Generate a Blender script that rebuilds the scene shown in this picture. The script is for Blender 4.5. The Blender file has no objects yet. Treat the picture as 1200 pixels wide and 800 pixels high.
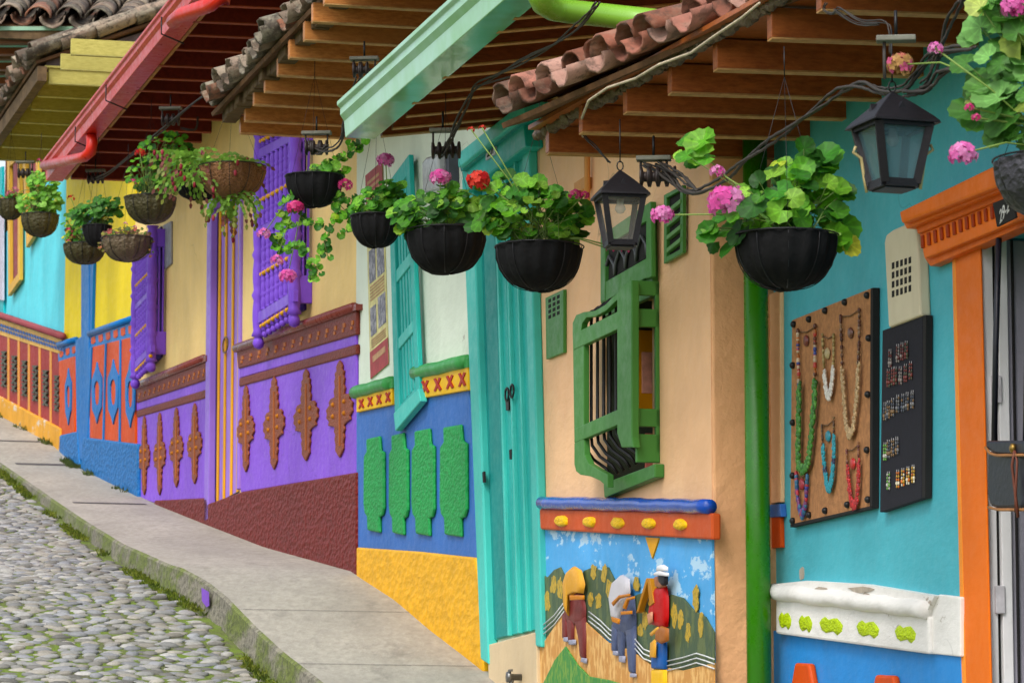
import bpy, math, random
from mathutils import Vector, Matrix
random.seed(7)
R = random.random
def U(a, b): return a + (b - a) * R()
scene = bpy.context.scene
COL = scene.collection
FP, HZ = 4800.0, 1060.0                      # focal length in photo pixels, horizon row
PITCH = math.atan((HZ - 400) / FP)
CP, SP = math.cos(PITCH), math.sin(PITCH)

# ---------------------------------------------------------------- colours and materials
def lin(c):
    return tuple(((x / 255) / 12.92 if x / 255 <= 0.04045 else ((x / 255 + 0.055) / 1.055) ** 2.4) for x in c)
MATS = {}
class NT:
    def __init__(s, name):
        s.m = bpy.data.materials.new(name); s.m.use_nodes = True
        s.t = s.m.node_tree; s.b = s.t.nodes['Principled BSDF']
        s.co = s.t.nodes.new('ShaderNodeTexCoord').outputs['Object']
    def n(s, kind, **kw):
        x = s.t.nodes.new(kind)
        for k, v in kw.items(): setattr(x, k, v)
        return x
    def l(s, a, b): s.t.links.new(a, b)
    def mapping(s, scale):
        m = s.n('ShaderNodeMapping'); m.inputs['Scale'].default_value = scale; s.l(s.co, m.inputs['Vector']); return m.outputs[0]
    def noise(s, scale, detail=4, rough=.55, vec=None):
        x = s.n('ShaderNodeTexNoise'); x.inputs['Scale'].default_value = scale
        x.inputs['Detail'].default_value = detail; x.inputs['Roughness'].default_value = rough
        s.l(vec if vec is not None else s.co, x.inputs['Vector']); return x.outputs['Fac']
    def ramp(s, fac, stops):
        r = s.n('ShaderNodeValToRGB'); e = r.color_ramp.elements
        while len(e) < len(stops): e.new(.5)
        for q, (p, c) in zip(e, stops):
            q.position = p; q.color = (*c, 1) if len(c) == 3 else c
        s.l(fac, r.inputs[0]); return r.outputs[0]
    def mix(s, fac, a, b, mode='MIX'):
        x = s.n('ShaderNodeMix'); x.data_type = 'RGBA'; x.blend_type = mode
        if isinstance(fac, (int, float)): x.inputs[0].default_value = fac
        else: s.l(fac, x.inputs[0])
        for i, v in ((6, a), (7, b)):
            if isinstance(v, tuple): x.inputs[i].default_value = (*v, 1)
            else: s.l(v, x.inputs[i])
        return x.outputs[2]
    def bump(s, h, strength, dist=.02):
        b = s.n('ShaderNodeBump'); b.inputs['Strength'].default_value = strength; b.inputs['Distance'].default_value = dist
        s.l(h, b.inputs['Height'])
        if s.b.inputs['Normal'].is_linked: s.l(s.b.inputs['Normal'].links[0].from_socket, b.inputs['Normal'])
        s.l(b.outputs[0], s.b.inputs['Normal'])
def g(v): return (v, v, v)
def sat(c, k=1.1):
    l = .3 * c[0] + .55 * c[1] + .15 * c[2]; return tuple(max(0.0, min(1, l + (x - l) * k)) for x in c)
def mul(c, k): return tuple(min(1, x * k) for x in c)

def paint(name, rgb, rough=.6, bs=30, bst=.35, dist=.01, dirt=.25, chips=None, streak=.5, coarse=.0):
    if name in MATS: return MATS[name]
    k = NT(name); c = sat(lin(rgb)); iso = k.mapping((1, .38, 1))
    v = k.noise(1.7, 5)
    col = k.mix(k.ramp(v, [(.3, g(0)), (.7, g(1))]), mul(c, .86), mul(c, 1.08))
    st = k.noise(1.0, 5, .6, k.mapping((9, 4, .9)))
    col = k.mix(k.ramp(st, [(.48, g(0)), (.75, g(streak))]), col, mul(c, .72))
    d = k.noise(14, 6, .7)
    dm = k.mix(.3, c, (.12, .10, .08))
    col = k.mix(k.ramp(d, [(.55, g(0)), (.72, g(dirt))]), col, dm)
    if coarse or name in ('wall_cream', 'wall_white', 'white_paint', 'wall_far_cyan', 'wall_yellow'):
        wv = k.n('ShaderNodeVectorMath'); wv.operation = 'ADD'; nn_ = k.n('ShaderNodeTexNoise'); nn_.inputs['Scale'].default_value = 2.2; k.l(k.co, nn_.inputs['Vector'])
        k.l(k.co, wv.inputs[0]); k.l(nn_.outputs['Color'], wv.inputs[1])
        vr = k.n('ShaderNodeTexVoronoi'); vr.feature = 'DISTANCE_TO_EDGE'; vr.inputs['Scale'].default_value = .9; k.l(wv.outputs[0], vr.inputs['Vector'])
        cr = k.ramp(vr.outputs['Distance'], [(.0, g(1)), (.006, g(0))]); ms = k.ramp(k.noise(.9, 3), [(.5, g(0)), (.62, g(.55))])
        mm = k.n('ShaderNodeMath'); mm.operation = 'MULTIPLY'; k.l(cr, mm.inputs[0]); k.l(ms, mm.inputs[1])
        col = k.mix(mm.outputs[0], col, mul(c, .3))
        pt_ = k.ramp(k.noise(.75, 3, .5), [(.5, g(0)), (.515, g(.16))]); col = k.mix(pt_, col, mul(c, 1.25))
    if chips:
        ch = k.noise(5.5, 8, .68, iso)
        col = k.mix(k.ramp(ch, [(chips[0], g(0)), (chips[0] + .02, g(1))]), col, lin(chips[1]))
    k.l(col, k.b.inputs['Base Color'])
    rr = k.ramp(d, [(.3, g(max(.05, rough - .12))), (.7, g(min(1, rough + .15)))])
    k.l(rr, k.b.inputs['Roughness'])
    k.bump(k.noise(bs, 6, .6, iso), bst, dist)
    if coarse: k.bump(k.noise(4, 3, .5, iso), coarse, .03)
    k.b.inputs['Specular IOR Level'].default_value = .5 if rough < .4 else .22
    MATS[name] = k.m; return k.m

def stucco(name, rgb, scale=24, st=1.0):
    if name in MATS: return MATS[name]
    k = NT(name); c = sat(lin(rgb)); iso = k.mapping((1, .42, 1))
    n = k.noise(scale, 3, .6, iso); vo = k.n('ShaderNodeTexVoronoi'); vo.inputs['Scale'].default_value = scale * 1.6
    k.l(iso, vo.inputs['Vector'])
    col = k.mix(k.ramp(n, [(.35, g(0)), (.65, g(1))]), mul(c, .86), mul(c, 1.08))
    dd = k.noise(3, 6, .7)
    col = k.mix(k.ramp(dd, [(.55, g(0)), (.8, g(.35))]), col, mul(c, .6))
    k.l(col, k.b.inputs['Base Color']); k.b.inputs['Roughness'].default_value = .5
    k.bump(vo.outputs['Distance'], .55 * st, .02); k.bump(n, .8 * st, .025)
    k.b.inputs['Specular IOR Level'].default_value = .25
    MATS[name] = k.m; return k.m

def wood(name, rgb, rgb2, rough=.55, axis=(1, 12, 12), attr=False, bst=.3):
    if name in MATS: return MATS[name]
    k = NT(name)
    gvec = k.mapping(axis)
    n = k.noise(2.2, 6, .65, gvec); n2 = k.noise(1.1, 3)
    col = k.ramp(n, [(.3, lin(rgb2)), (.62, lin(rgb))])
    col = k.mix(k.ramp(n2, [(.35, g(0)), (.75, g(.6))]), col, mul(lin(rgb), .45))
    oi = k.n('ShaderNodeObjectInfo')
    col = k.mix(k.ramp(oi.outputs['Random'], [(0, g(.0)), (1, g(.45))]), col, mul(lin(rgb), .5))
    k.l(col, k.b.inputs['Base Color']); k.b.inputs['Roughness'].default_value = rough; k.b.inputs['Specular IOR Level'].default_value = .3
    k.bump(n, bst, .008)
    MATS[name] = k.m; return k.m

def plain(name, rgb, rough=.5, metal=0, bs=60, bst=.15, var=.25, trans=0):
    if name in MATS: return MATS[name]
    k = NT(name); c = lin(rgb)
    n = k.noise(bs * .3, 5)
    col = k.mix(k.ramp(n, [(.35, g(0)), (.7, g(1))]), mul(c, 1 - var), mul(c, 1 + var * .5))
    k.l(col, k.b.inputs['Base Color']); k.b.inputs['Roughness'].default_value = rough; k.b.inputs['Metallic'].default_value = metal
    k.bump(k.noise(bs, 4), bst, .005)
    if trans:
        tr = k.n('ShaderNodeBsdfTranslucent'); k.l(col, tr.inputs[0])
        mx = k.n('ShaderNodeMixShader'); mx.inputs[0].default_value = trans
        k.l(k.b.outputs[0], mx.inputs[1]); k.l(tr.outputs[0], mx.inputs[2])
        k.l(mx.outputs[0], k.t.nodes['Material Output'].inputs['Surface'])
    MATS[name] = k.m; return k.m

def vcol(name, rough=.7, bs=40, bst=.3, trans=0, spec=.5, moss=False):
    """colour comes from a per-item attribute (each leaf, stone or tile has its own tint)"""
    if name in MATS: return MATS[name]
    k = NT(name); a = k.n('ShaderNodeAttribute'); a.attribute_name = 'Col'
    n = k.noise(bs, 5, .65)
    col = k.mix(k.ramp(n, [(.3, g(.2 if trans else .35)), (.7, g(0))]), a.outputs['Color'], (.03, .03, .02))
    if moss:
        m2 = k.noise(6, 7, .75)
        col = k.mix(k.ramp(m2, [(.5, g(0)), (.62, g(.6 * moss))]), col, lin((150, 144, 124)))
        m3 = k.noise(11, 7, .75)
        col = k.mix(k.ramp(m3, [(.5, g(0)), (.6, g(.8 * min(1, moss * 2)))]), col, lin((48, 44, 36)))
    k.l(col, k.b.inputs['Base Color']); k.b.inputs['Roughness'].default_value = rough
    k.b.inputs['Specular IOR Level'].default_value = spec
    k.bump(n, bst, .006)
    if trans:
        tr = k.n('ShaderNodeBsdfTranslucent'); k.l(col, tr.inputs[0])
        mx = k.n('ShaderNodeMixShader'); mx.inputs[0].default_value = trans
        k.l(k.b.outputs[0], mx.inputs[1]); k.l(tr.outputs[0], mx.inputs[2])
        k.l(mx.outputs[0], k.t.nodes['Material Output'].inputs['Surface'])
    MATS[name] = k.m; return k.m

def glassy(name, rgb, alpha=.35):
    if name in MATS: return MATS[name]
    k = NT(name); k.b.inputs['Base Color'].default_value = (*lin(rgb), 1); k.b.inputs['Roughness'].default_value = .12
    tr = k.n('ShaderNodeBsdfTransparent')
    mx = k.n('ShaderNodeMixShader'); mx.inputs[0].default_value = alpha
    k.l(tr.outputs[0], mx.inputs[1]); k.l(k.b.outputs[0], mx.inputs[2])
    k.l(mx.outputs[0], k.t.nodes['Material Output'].inputs['Surface'])
    MATS[name] = k.m; return k.m

# ---------------------------------------------------------------- projection helpers
def ray(u, v):
    x, y = (u - 600) / FP, (400 - v) / FP
    return Vector((x, CP - y * SP, SP + y * CP))
def PY(u, v, Y):
    r = ray(u, v); return r * (Y / r.y)
def PZ(u, v, z):
    r = ray(u, v); return r * (z / r.z)
class Frame:
    """a vertical facade plane; d is the distance out towards the street"""
    def __init__(s, X0, k=.254):
        s.X0, s.k, s.c = X0, k, math.sqrt(1 + k * k)
        s.t = Vector((k / s.c, -1 / s.c, 0)); s.nrm = Vector((-1 / s.c, -k / s.c, 0))
        s.o = Vector((X0, 0, 0))
    def pt(s, u, v, d=0):
        r = ray(u, v); return r * ((s.X0 - d * s.c) / (r.x + s.k * r.y))
    def sz(s, u, v, d=0):
        p = s.pt(u, v, d); return ((p - s.o).dot(s.t), p.z)
    def w(s, a, z, d=0): return s.o + s.t * a + s.nrm * d + Vector((0, 0, z))
W = Frame(5.65)
SHOP = Frame(5.955)

# ---------------------------------------------------------------- mesh builder
class MB:
    def __init__(s): s.v = []; s.f = []; s.c = []; s.sm = []; s.col = None
    def face(s, idx, sm=False):
        s.f.append(idx); s.c.append(s.col); s.sm.append(sm)
    def add(s, vs, fs, sm=False):
        b = len(s.v); s.v.extend(vs)
        for f in fs: s.face([b + i for i in f], sm)
    def prism(s, A, B, sm=False):
        n = len(A)
        s.add(list(A) + list(B), [list(range(n)), list(range(2 * n - 1, n - 1, -1))] + [[i, i + n, (i + 1) % n + n, (i + 1) % n] for i in range(n)], sm)
    def slab(s, F, pts, d0, d1):
        P = [F.sz(u, v, d1) for u, v in pts]
        s.prism([F.w(a, z, d1) for a, z in P], [F.w(a, z, d0) for a, z in P])
    def pillow(s, F, pts, d0, t, rings=((1, 0), (.93, .55), (.72, .9), (.35, 1.0))):
        P = [F.sz(u, v, d0) for u, v in pts]; n = len(P)
        ca = sum(p[0] for p in P) / n; cz = sum(p[1] for p in P) / n
        vs = []; fs = []
        for k, h in rings:
            for a, z in P: vs.append(F.w(ca + (a - ca) * k, cz + (z - cz) * k, d0 + t * h))
        for r in range(len(rings) - 1):
            for i in range(n): j = (i + 1) % n; fs.append([r * n + i, r * n + j, r * n + n + j, r * n + n + i])
        fs.append([(len(rings) - 1) * n + i for i in range(n)])
        s.add(vs, fs, True)
    def box(s, F, a0, a1, z0, z1, d0, d1):
        q = [(a0, z0), (a1, z0), (a1, z1), (a0, z1)]
        s.prism([F.w(a, z, d1) for a, z in q], [F.w(a, z, d0) for a, z in q])
    def cube(s, p, x, y, z):
        vs = [p + x * i + y * j + z * k for i in (-1, 1) for j in (-1, 1) for k in (-1, 1)]
        s.add(vs, [[0, 1, 3, 2], [4, 6, 7, 5], [0, 4, 5, 1], [2, 3, 7, 6], [0, 2, 6, 4], [1, 5, 7, 3]])
    def tube(s, path, r, n=8, cap=True, sm=True):
        path = [Vector(p) for p in path]; rs = r if isinstance(r, (list, tuple)) else [r] * len(path)
        vs = []; fs = []; prev = None
        for i, p in enumerate(path):
            a = path[max(0, i - 1)]; b = path[min(len(path) - 1, i + 1)]; d = (b - a)
            d = d.normalized() if d.length > 1e-9 else Vector((0, 0, 1))
            if prev is None:
                prev = d.orthogonal().normalized()
            x = (prev - d * prev.dot(d)); x = x.normalized() if x.length > 1e-6 else d.orthogonal().normalized(); prev = x
            y = d.cross(x)
            for k in range(n):
                an = 2 * math.pi * k / n; vs.append(p + (x * math.cos(an) + y * math.sin(an)) * rs[i])
        for i in range(len(path) - 1):
            for k in range(n): j = (k + 1) % n; fs.append([i * n + k, i * n + j, i * n + n + j, i * n + n + k])
        if cap: fs.append(list(range(n - 1, -1, -1))); fs.append([(len(path) - 1) * n + k for k in range(n)])
        s.add(vs, fs, sm)
    def lathe(s, c, prof, n=16, ax=Vector((0, 0, 1)), sm=True, rip=0, nr=0):
        x = ax.orthogonal().normalized(); y = ax.cross(x); vs = []; fs = []
        for (r, h) in prof:
            for k in range(n):
                an = 2 * math.pi * k / n; q = r * (1 + rip * math.cos(nr * an)); vs.append(c + ax * h + (x * math.cos(an) + y * math.sin(an)) * q)
        for i in range(len(prof) - 1):
            for k in range(n): j = (k + 1) % n; fs.append([i * n + k, i * n + j, i * n + n + j, i * n + n + k])
        fs.append(list(range(n - 1, -1, -1))); fs.append([(len(prof) - 1) * n + k for k in range(n)])
        s.add(vs, fs, sm)
    def ball(s, c, r, n=8, m=5, sx=1, sy=1, sz=1, rot=None, jit=0):
        vs = [Vector((0, 0, -1))]; fs = []
        for i in range(1, m):
            th = math.pi * i / m
            for k in range(n):
                an = 2 * math.pi * k / n; vs.append(Vector((math.sin(th) * math.cos(an), math.sin(th) * math.sin(an), -math.cos(th))) * (1 + U(-jit, jit)))
        vs.append(Vector((0, 0, 1)))
        for k in range(n): fs.append([0, 1 + (k + 1) % n, 1 + k])
        for i in range(m - 2):
            for k in range(n): j = (k + 1) % n; b = 1 + i * n; fs.append([b + k, b + j, b + n + j, b + n + k])
        b = 1 + (m - 2) * n
        for k in range(n): fs.append([b + k, b + (k + 1) % n, len(vs) - 1])
        o = []
        for q in vs:
            q = Vector((q.x * sx * r, q.y * sy * r, q.z * sz * r))
            if rot is not None: q = rot @ q
            o.append(c + q)
        s.add(o, fs, True)

def obj(name, mb, mat, parent=None, label=None, bevel=0, kind=None, cat=None, group=None, subd=0):
    me = bpy.data.meshes.new(name)
    loc = Vector((0, 0, 0))
    if parent is not None:
        q = parent
        while q is not None: loc += q.location; q = q.parent
    else:
        n = max(1, len(mb.v)); loc0 = sum((Vector(v) for v in mb.v), Vector()) / n if kind is None else Vector((0, 0, 0))
        loc = loc0
    me.from_pydata([tuple(Vector(v) - loc) for v in mb.v], [], mb.f)
    me.polygons.foreach_set('use_smooth', mb.sm)
    if any(c is not None for c in mb.c):
        at = me.color_attributes.new('Col', 'FLOAT_COLOR', 'CORNER'); buf = []
        for f, c in zip(mb.f, mb.c):
            c = c or (1, 1, 1); buf.extend([c[0], c[1], c[2], 1.0] * len(f))
        at.data.foreach_set('color', buf)
    me.materials.append(mat); me.update()
    o = bpy.data.objects.new(name, me); COL.objects.link(o)
    if parent is not None: o.parent = parent
    else: o.location = loc
    if label: o['label'] = label
    if kind: o['kind'] = kind
    if cat: o['category'] = cat
    if group: o['group'] = group
    if bevel:
        b = o.modifiers.new('bevel', 'BEVEL'); b.width = bevel; b.segments = 2; b.limit_method = 'ANGLE'; b.angle_limit = math.radians(40)
        b.use_clamp_overlap = True
    return o
def thing(name, loc, label, cat, group=None):
    o = bpy.data.objects.new(name, None); o.empty_display_size = .2; COL.objects.link(o); o.location = loc
    o['label'] = label; o['category'] = cat
    if group: o['group'] = group
    return o
def S(name, F, pts, d0, d1, mat, parent, bevel=.006, label=None):
    m = MB(); m.slab(F, pts, d0, d1); return obj(name, m, mat, parent, label=label, bevel=bevel)
def S2(name, F, polys, d0, d1, mat, parent, bevel=.004, label=None):
    first = None
    for p in polys:
        m = MB(); m.slab(F, p, d0, d1); o = obj(name, m, mat, parent, label=label, bevel=bevel); first = first or o
    return first
def lerp(a, b, t): return a + (b - a) * t
def L2(a, b, t): return (lerp(a[0], b[0], t), lerp(a[1], b[1], t))
def quad4(Q, s, t):   # Q = tl, tr, br, bl in pixels
    return L2(L2(Q[0], Q[1], s), L2(Q[3], Q[2], s), t)
def sub(Q, s0, s1, t0, t1): return [quad4(Q, s0, t0), quad4(Q, s1, t0), quad4(Q, s1, t1), quad4(Q, s0, t1)]
def inquad(Q, pts): return [quad4(Q, s, t) for s, t in pts]

# ---------------------------------------------------------------- ground profile along the walls
BASE = [(-160, 395), (0, 484), (67, 521), (94, 546), (160, 578), (180, 588), (245, 614), (315, 641), (417, 669), (470, 703), (510, 737), (560, 775), (600, 807)]
prof = [W.sz(u, v) for u, v in BASE]
a_last, z_last = prof[-1]
prof.append((a_last + 2.5, z_last - .42)); prof.append((a_last + 10, z_last - 1.9)); prof.append((a_last + 19, z_last - 3.4)); prof.append((a_last + 60, z_last - 3.6))
a0_, z0_ = prof[0]; prof.insert(0, (a0_ - 30, z0_ + 5.0))
def zg(a):
    if a <= prof[0][0]: return prof[0][1]
    for (a0, z0), (a1, z1) in zip(prof, prof[1:]):
        if a <= a1: return z0 + (z1 - z0) * (a - a0) / (a1 - a0)
    return prof[-1][1]
KERB = [(-40, 522), (0, 543), (60, 585), (100, 612), (150, 641), (200, 663), (240, 682), (262, 700), (290, 729), (330, 766), (375, 800)]
kd = []
for (u, v) in KERB:
    d = 1.2
    r = ray(u, v)
    best = None
    for i in range(60):                       # walk along the ray until it meets the pavement
        pass
    lo, hi = 14.0, 60.0
    def gap(Y):
        p = r * (Y / r.y); a = (p - W.o).dot(W.t); return p.z - zg(a)
    Y = lo; g0 = gap(lo)
    while Y < hi:
        if gap(Y) < 0: break
        Y += .05
    p = r * (Y / r.y); kd.append(((p - W.o).dot(W.t), (p - W.o).dot(W.nrm)))
print('KERB', [(round(a, 2), round(d, 2), round(zg(a), 2)) for a, d in kd])
kd.sort()
kd = [(kd[0][0] - 25, kd[0][1])] + kd + [(kd[-1][0] + 40, kd[-1][1])]
def kerb_d(a):
    for (a0, z0), (a1, z1) in zip(kd, kd[1:]):
        if a <= a1: return z0 + (z1 - z0) * (a - a0) / (a1 - a0)
    return kd[-1][1]

A0, A1 = W.sz(0, 400)[0] - 12, a_last + 24
def strip(mb, d_in, d_out, dz_in, dz_out, a0=A0, a1=A1, step=.25):
    n = int((a1 - a0) / step); vs = []; fs = []
    for i in range(n + 1):
        a = a0 + (a1 - a0) * i / n
        di = d_in(a); do = d_out(a)
        vs += [W.w(a, zg(a) + dz_in(a), di), W.w(a, zg(a) + dz_out(a), do)]
    for i in range(n): fs.append([2 * i, 2 * i + 1, 2 * i + 3, 2 * i + 2])
    mb.add(vs, fs, True)
KHT = []
for (u, v, hpx) in ((0, 543, 5), (60, 585, 12), (150, 641, 22), (240, 682, 34), (290, 729, 38), (375, 800, 38)):
    r = ray(u, v); Y = 14.0
    while (r * (Y / r.y)).z - zg((r * (Y / r.y) - W.o).dot(W.t)) > 0 and Y < 60: Y += .05
    KHT.append(((r * (Y / r.y) - W.o).dot(W.t), hpx * Y / FP))
print('KHT', KHT)
def kh(a):
    if a <= KHT[0][0]: return KHT[0][1]
    for (a0, z0), (a1, z1) in zip(KHT, KHT[1:]):
        if a <= a1: return z0 + (z1 - z0) * (a - a0) / (a1 - a0)
    return KHT[-1][1]
def conc(name, rgb, moss):
    k = NT(name); c = lin(rgb); iso = k.mapping((1, .35, 1))
    n = k.noise(1.6, 6, .65, iso); n2 = k.noise(22, 6, .7, iso)
    col = k.mix(k.ramp(n, [(.3, g(0)), (.7, g(1))]), mul(c, .72), mul(c, 1.1))
    col = k.mix(k.ramp(n2, [(.35, g(.55)), (.65, g(0))]), col, mul(c, .5))
    n4 = k.noise(4, 8, .75, iso)
    col = k.mix(k.ramp(n4, [(.56, g(0)), (.68, g(.6))]), col, mul(c, .42))
    if moss:
        n3 = k.noise(3.5, 6, .7, iso)
        col = k.mix(k.ramp(n3, [(.44, g(0)), (.56, g(.85))]), col, lin((100, 116, 26)))
        n5 = k.noise(30, 6, .7)
        col = k.mix(k.ramp(n5, [(.45, g(0)), (.6, g(.65))]), col, lin((60, 60, 45)))
    k.l(col, k.b.inputs['Base Color']); k.b.inputs['Roughness'].default_value = .85
    k.bump(n2, .5 if not moss else .9, .012); k.bump(n4, .35, .02)
    return k.m
mb = MB(); strip(mb, lambda a: -.3, lambda a: kerb_d(a) - .02, lambda a: 0, lambda a: 0)
obj('sidewalk', mb, conc('sidewalk_concrete', (176, 170, 158), False), kind='structure')
mb = MB(); strip(mb, lambda a: kerb_d(a) - .02, lambda a: kerb_d(a), lambda a: 0, lambda a: -.015, step=.1)
def wob(a): return .012 * math.sin(a * 9.1) + .01 * math.sin(a * 23.7)
strip(mb, lambda a: kerb_d(a), lambda a: kerb_d(a) + .02 + wob(a), lambda a: -.015, lambda a: -kh(a) - .1, step=.1)
obj('kerb', mb, conc('kerb_concrete', (150, 144, 128), True), kind='structure')
# joints across the pavement (dark strips let into the concrete)
jm = MB()
for (u0, v0), (u1, v1), wd in (((0, 517), (48, 517), .13), ((14, 545), (78, 544), .15), ((86, 591), (160, 589), .13), ((300, 715), (420, 716), .008), ((370, 780), (500, 779), .008)):
    r = ray((u0 + u1) / 2, (v0 + v1) / 2); Y = 16
    while (r * (Y / r.y)).z - zg((r * (Y / r.y) - W.o).dot(W.t)) > 0 and Y < 60: Y += .05
    a = (r * (Y / r.y) - W.o).dot(W.t); dk = kerb_d(a)
    n = 8; d0, d1 = (.12, dk - .14) if wd > .03 else (.0, dk - .01)
    for i in range(n):
        da, db = lerp(d0, d1, i / n), lerp(d0, d1, (i + 1) / n)
        jm.add([W.w(a - wd / 2, zg(a - wd / 2) + .004, da), W.w(a + wd / 2, zg(a + wd / 2) + .004, da), W.w(a + wd / 2, zg(a + wd / 2) + .004, db), W.w(a - wd / 2, zg(a - wd / 2) + .004, db)], [[0, 1, 2, 3]])
obj('pavement_joints', jm, plain('joint', (84, 80, 80), .8), kind='structure')
# a dab of purple paint on the kerb
p0 = None
mb = MB()
a = min(kd[1:-1], key=lambda q: 0)[0]
ak = [q for q in kd if True]
r = ray(238, 686); Y = 16
while (r * (Y / r.y)).z - zg((r * (Y / r.y) - W.o).dot(W.t)) > 0: Y += .02
ap = (r * (Y / r.y) - W.o).dot(W.t)
q = [(ap - .14, -.03), (ap + .13, -.02), (ap + .15, -.1), (ap + .05, -.125), (ap - .12, -.11)]
mb.add([W.w(a_, zg(a_) + h, kerb_d(a_) + .03) for a_, h in q], [[0, 1, 2, 3, 4]])
obj('paint_dab', mb, paint('kerb_purple', (132, 90, 190), .7), kind='structure')

# street bed with moss, and the river cobbles set in it
k = NT('street_bed')
n = k.noise(5, 7, .7)
col = k.ramp(n, [(.36, lin((96, 92, 80))), (.46, lin((92, 100, 50))), (.58, lin((104, 126, 34)))])
k.l(col, k.b.inputs['Base Color']); k.b.inputs['Roughness'].default_value = .95; k.bump(k.noise(50, 5), 1, .02)
mb = MB(); strip(mb, lambda a: kerb_d(a) - .05, lambda a: kerb_d(a) + 3.5, lambda a: -kh(a) - .01, lambda a: -kh(a) - .01)
strip(mb, lambda a: kerb_d(a) + 3.5, lambda a: 40, lambda a: -kh(a) - .01, lambda a: -kh(a) - .3)
obj('street', mb, k.m, kind='structure')
mb = MB()
tints = [(196, 194, 188), (180, 180, 178), (200, 194, 182), (164, 166, 170), (188, 182, 170), (208, 206, 202), (152, 150, 144), (182, 184, 190)]
aS, aE = W.sz(0, 490)[0] - 4, a_last + 3.2
row = 0; a = aS
while a < aE:
    la = U(.060, .086)
    d = U(0, .1)
    while d < 3.4:
        wd = U(.08, .155)
        aa = a + U(-.018, .018); dd = kerb_d(aa) + .03 + d + wd / 2
        t = random.choice(tints); c = mul(lin(t), U(.42, .76)); mb.col = c
        sl = (zg(aa + .1) - zg(aa - .1)) / .2
        rx = Vector(W.t) + Vector((0, 0, sl)); rx.normalize(); up = rx.cross(W.nrm)
        if up.z < 0: up = -up
        rot = Matrix((rx, W.nrm, up)).transposed() @ Matrix.Rotation(U(-.45, .45), 3, 'Z') @ Matrix.Rotation(U(-.12, .12), 3, 'X')
        edge = 1 if d > .12 else .8
        mb.ball(W.w(aa, zg(aa) - kh(aa) - .012 + U(-.008, .006), dd), 1, 9, 6, la * .52 * edge, wd * .49, U(.012, .022), rot, .14)
        d += wd + U(-.008, .02)
    a += la * 1.03; row += 1
obj('cobblestones', mb, vcol('cobble', .8, 60, .5), kind='structure')
# moss and weeds along kerb foot and wall foot
mb = MB()
def tuft(p, n, h, c):
    for i in range(n):
        mb.col = mul(lin(c), U(.5, 1.2)); b = p + Vector((U(-.03, .03), U(-.03, .03), 0)); d = Vector((U(-1, 1), U(-1, 1), U(.6, 1.6))).normalized() * U(.4, 1) * h
        s_ = d.orthogonal().normalized() * .006
        mb.add([b - s_, b + s_, b + d * .6 + s_ * .8, b + d], [[0, 1, 2, 3]])
a = aS
while a < aE:
    if math.sin(a * 1.3) + math.sin(a * 3.1 + 2) + U(-.6, .6) > .2:
        tuft(W.w(a, zg(a) - kh(a) - .0, kerb_d(a) + .03 + U(0, .07)), 10, .045, random.choice([(120, 140, 30), (96, 116, 34), (140, 150, 50)]))
    a += .025
for u, v, n_ in ((88, 540, 50), (92, 545, 60), (60, 520, 20), (30, 503, 12), (3, 486, 30), (110, 556, 12), (150, 576, 6)):
    for i in range(n_):
        p = W.pt(u + U(-5, 5), v, 0.03); a = (p - W.o).dot(W.t); tuft(W.w(a, zg(a), U(.02, .12)), 5, .06, (96, 112, 50))
obj('kerb_moss', mb, vcol('moss', .9, 40, .2, .3), kind='stuff', label='low green moss and weeds along the foot of the kerb and walls')

# ---------------------------------------------------------------- tiles and roofs
TILE_NEW = [(168, 104, 84), (186, 122, 104), (146, 86, 66), (124, 72, 52), (180, 136, 120), (110, 74, 58)]
TILE_OLD = [(140, 116, 98), (116, 98, 84), (156, 134, 116), (146, 94, 70), (96, 84, 72), (166, 148, 128)]
def tile(mb, p, ax, side, up, L, r0, r1, flip=1, th=.014, n=9):
    """half pipe from p along ax; flip=1 arched cover, -1 channel"""
    vs = []; fs = []
    for e, (q, r) in enumerate(((p, r0), (p + ax * L, r1))):
        for rr in (r, r - th):
            for i in range(n):
                an = math.pi * i / (n - 1); vs.append(q + side * math.cos(an) * rr + up * (math.sin(an) * rr * flip * .85) + ax * (U(-.012, .008) if e == 0 else 0))
    for i in range(n - 1):
        fs.append([i, i + 1, 2 * n + i + 1, 2 * n + i]); fs.append([n + i, 3 * n + i, 3 * n + i + 1, n + i + 1])
        fs.append([i, n + i, n + i + 1, i + 1]); fs.append([2 * n + i, 2 * n + i + 1, 3 * n + i + 1, 3 * n + i])
    fs.append([0, 2 * n, 3 * n, n]); fs.append([n - 1, 2 * n - 1, 4 * n - 1, 3 * n - 1])
    mb.add(vs, fs, True)
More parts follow.
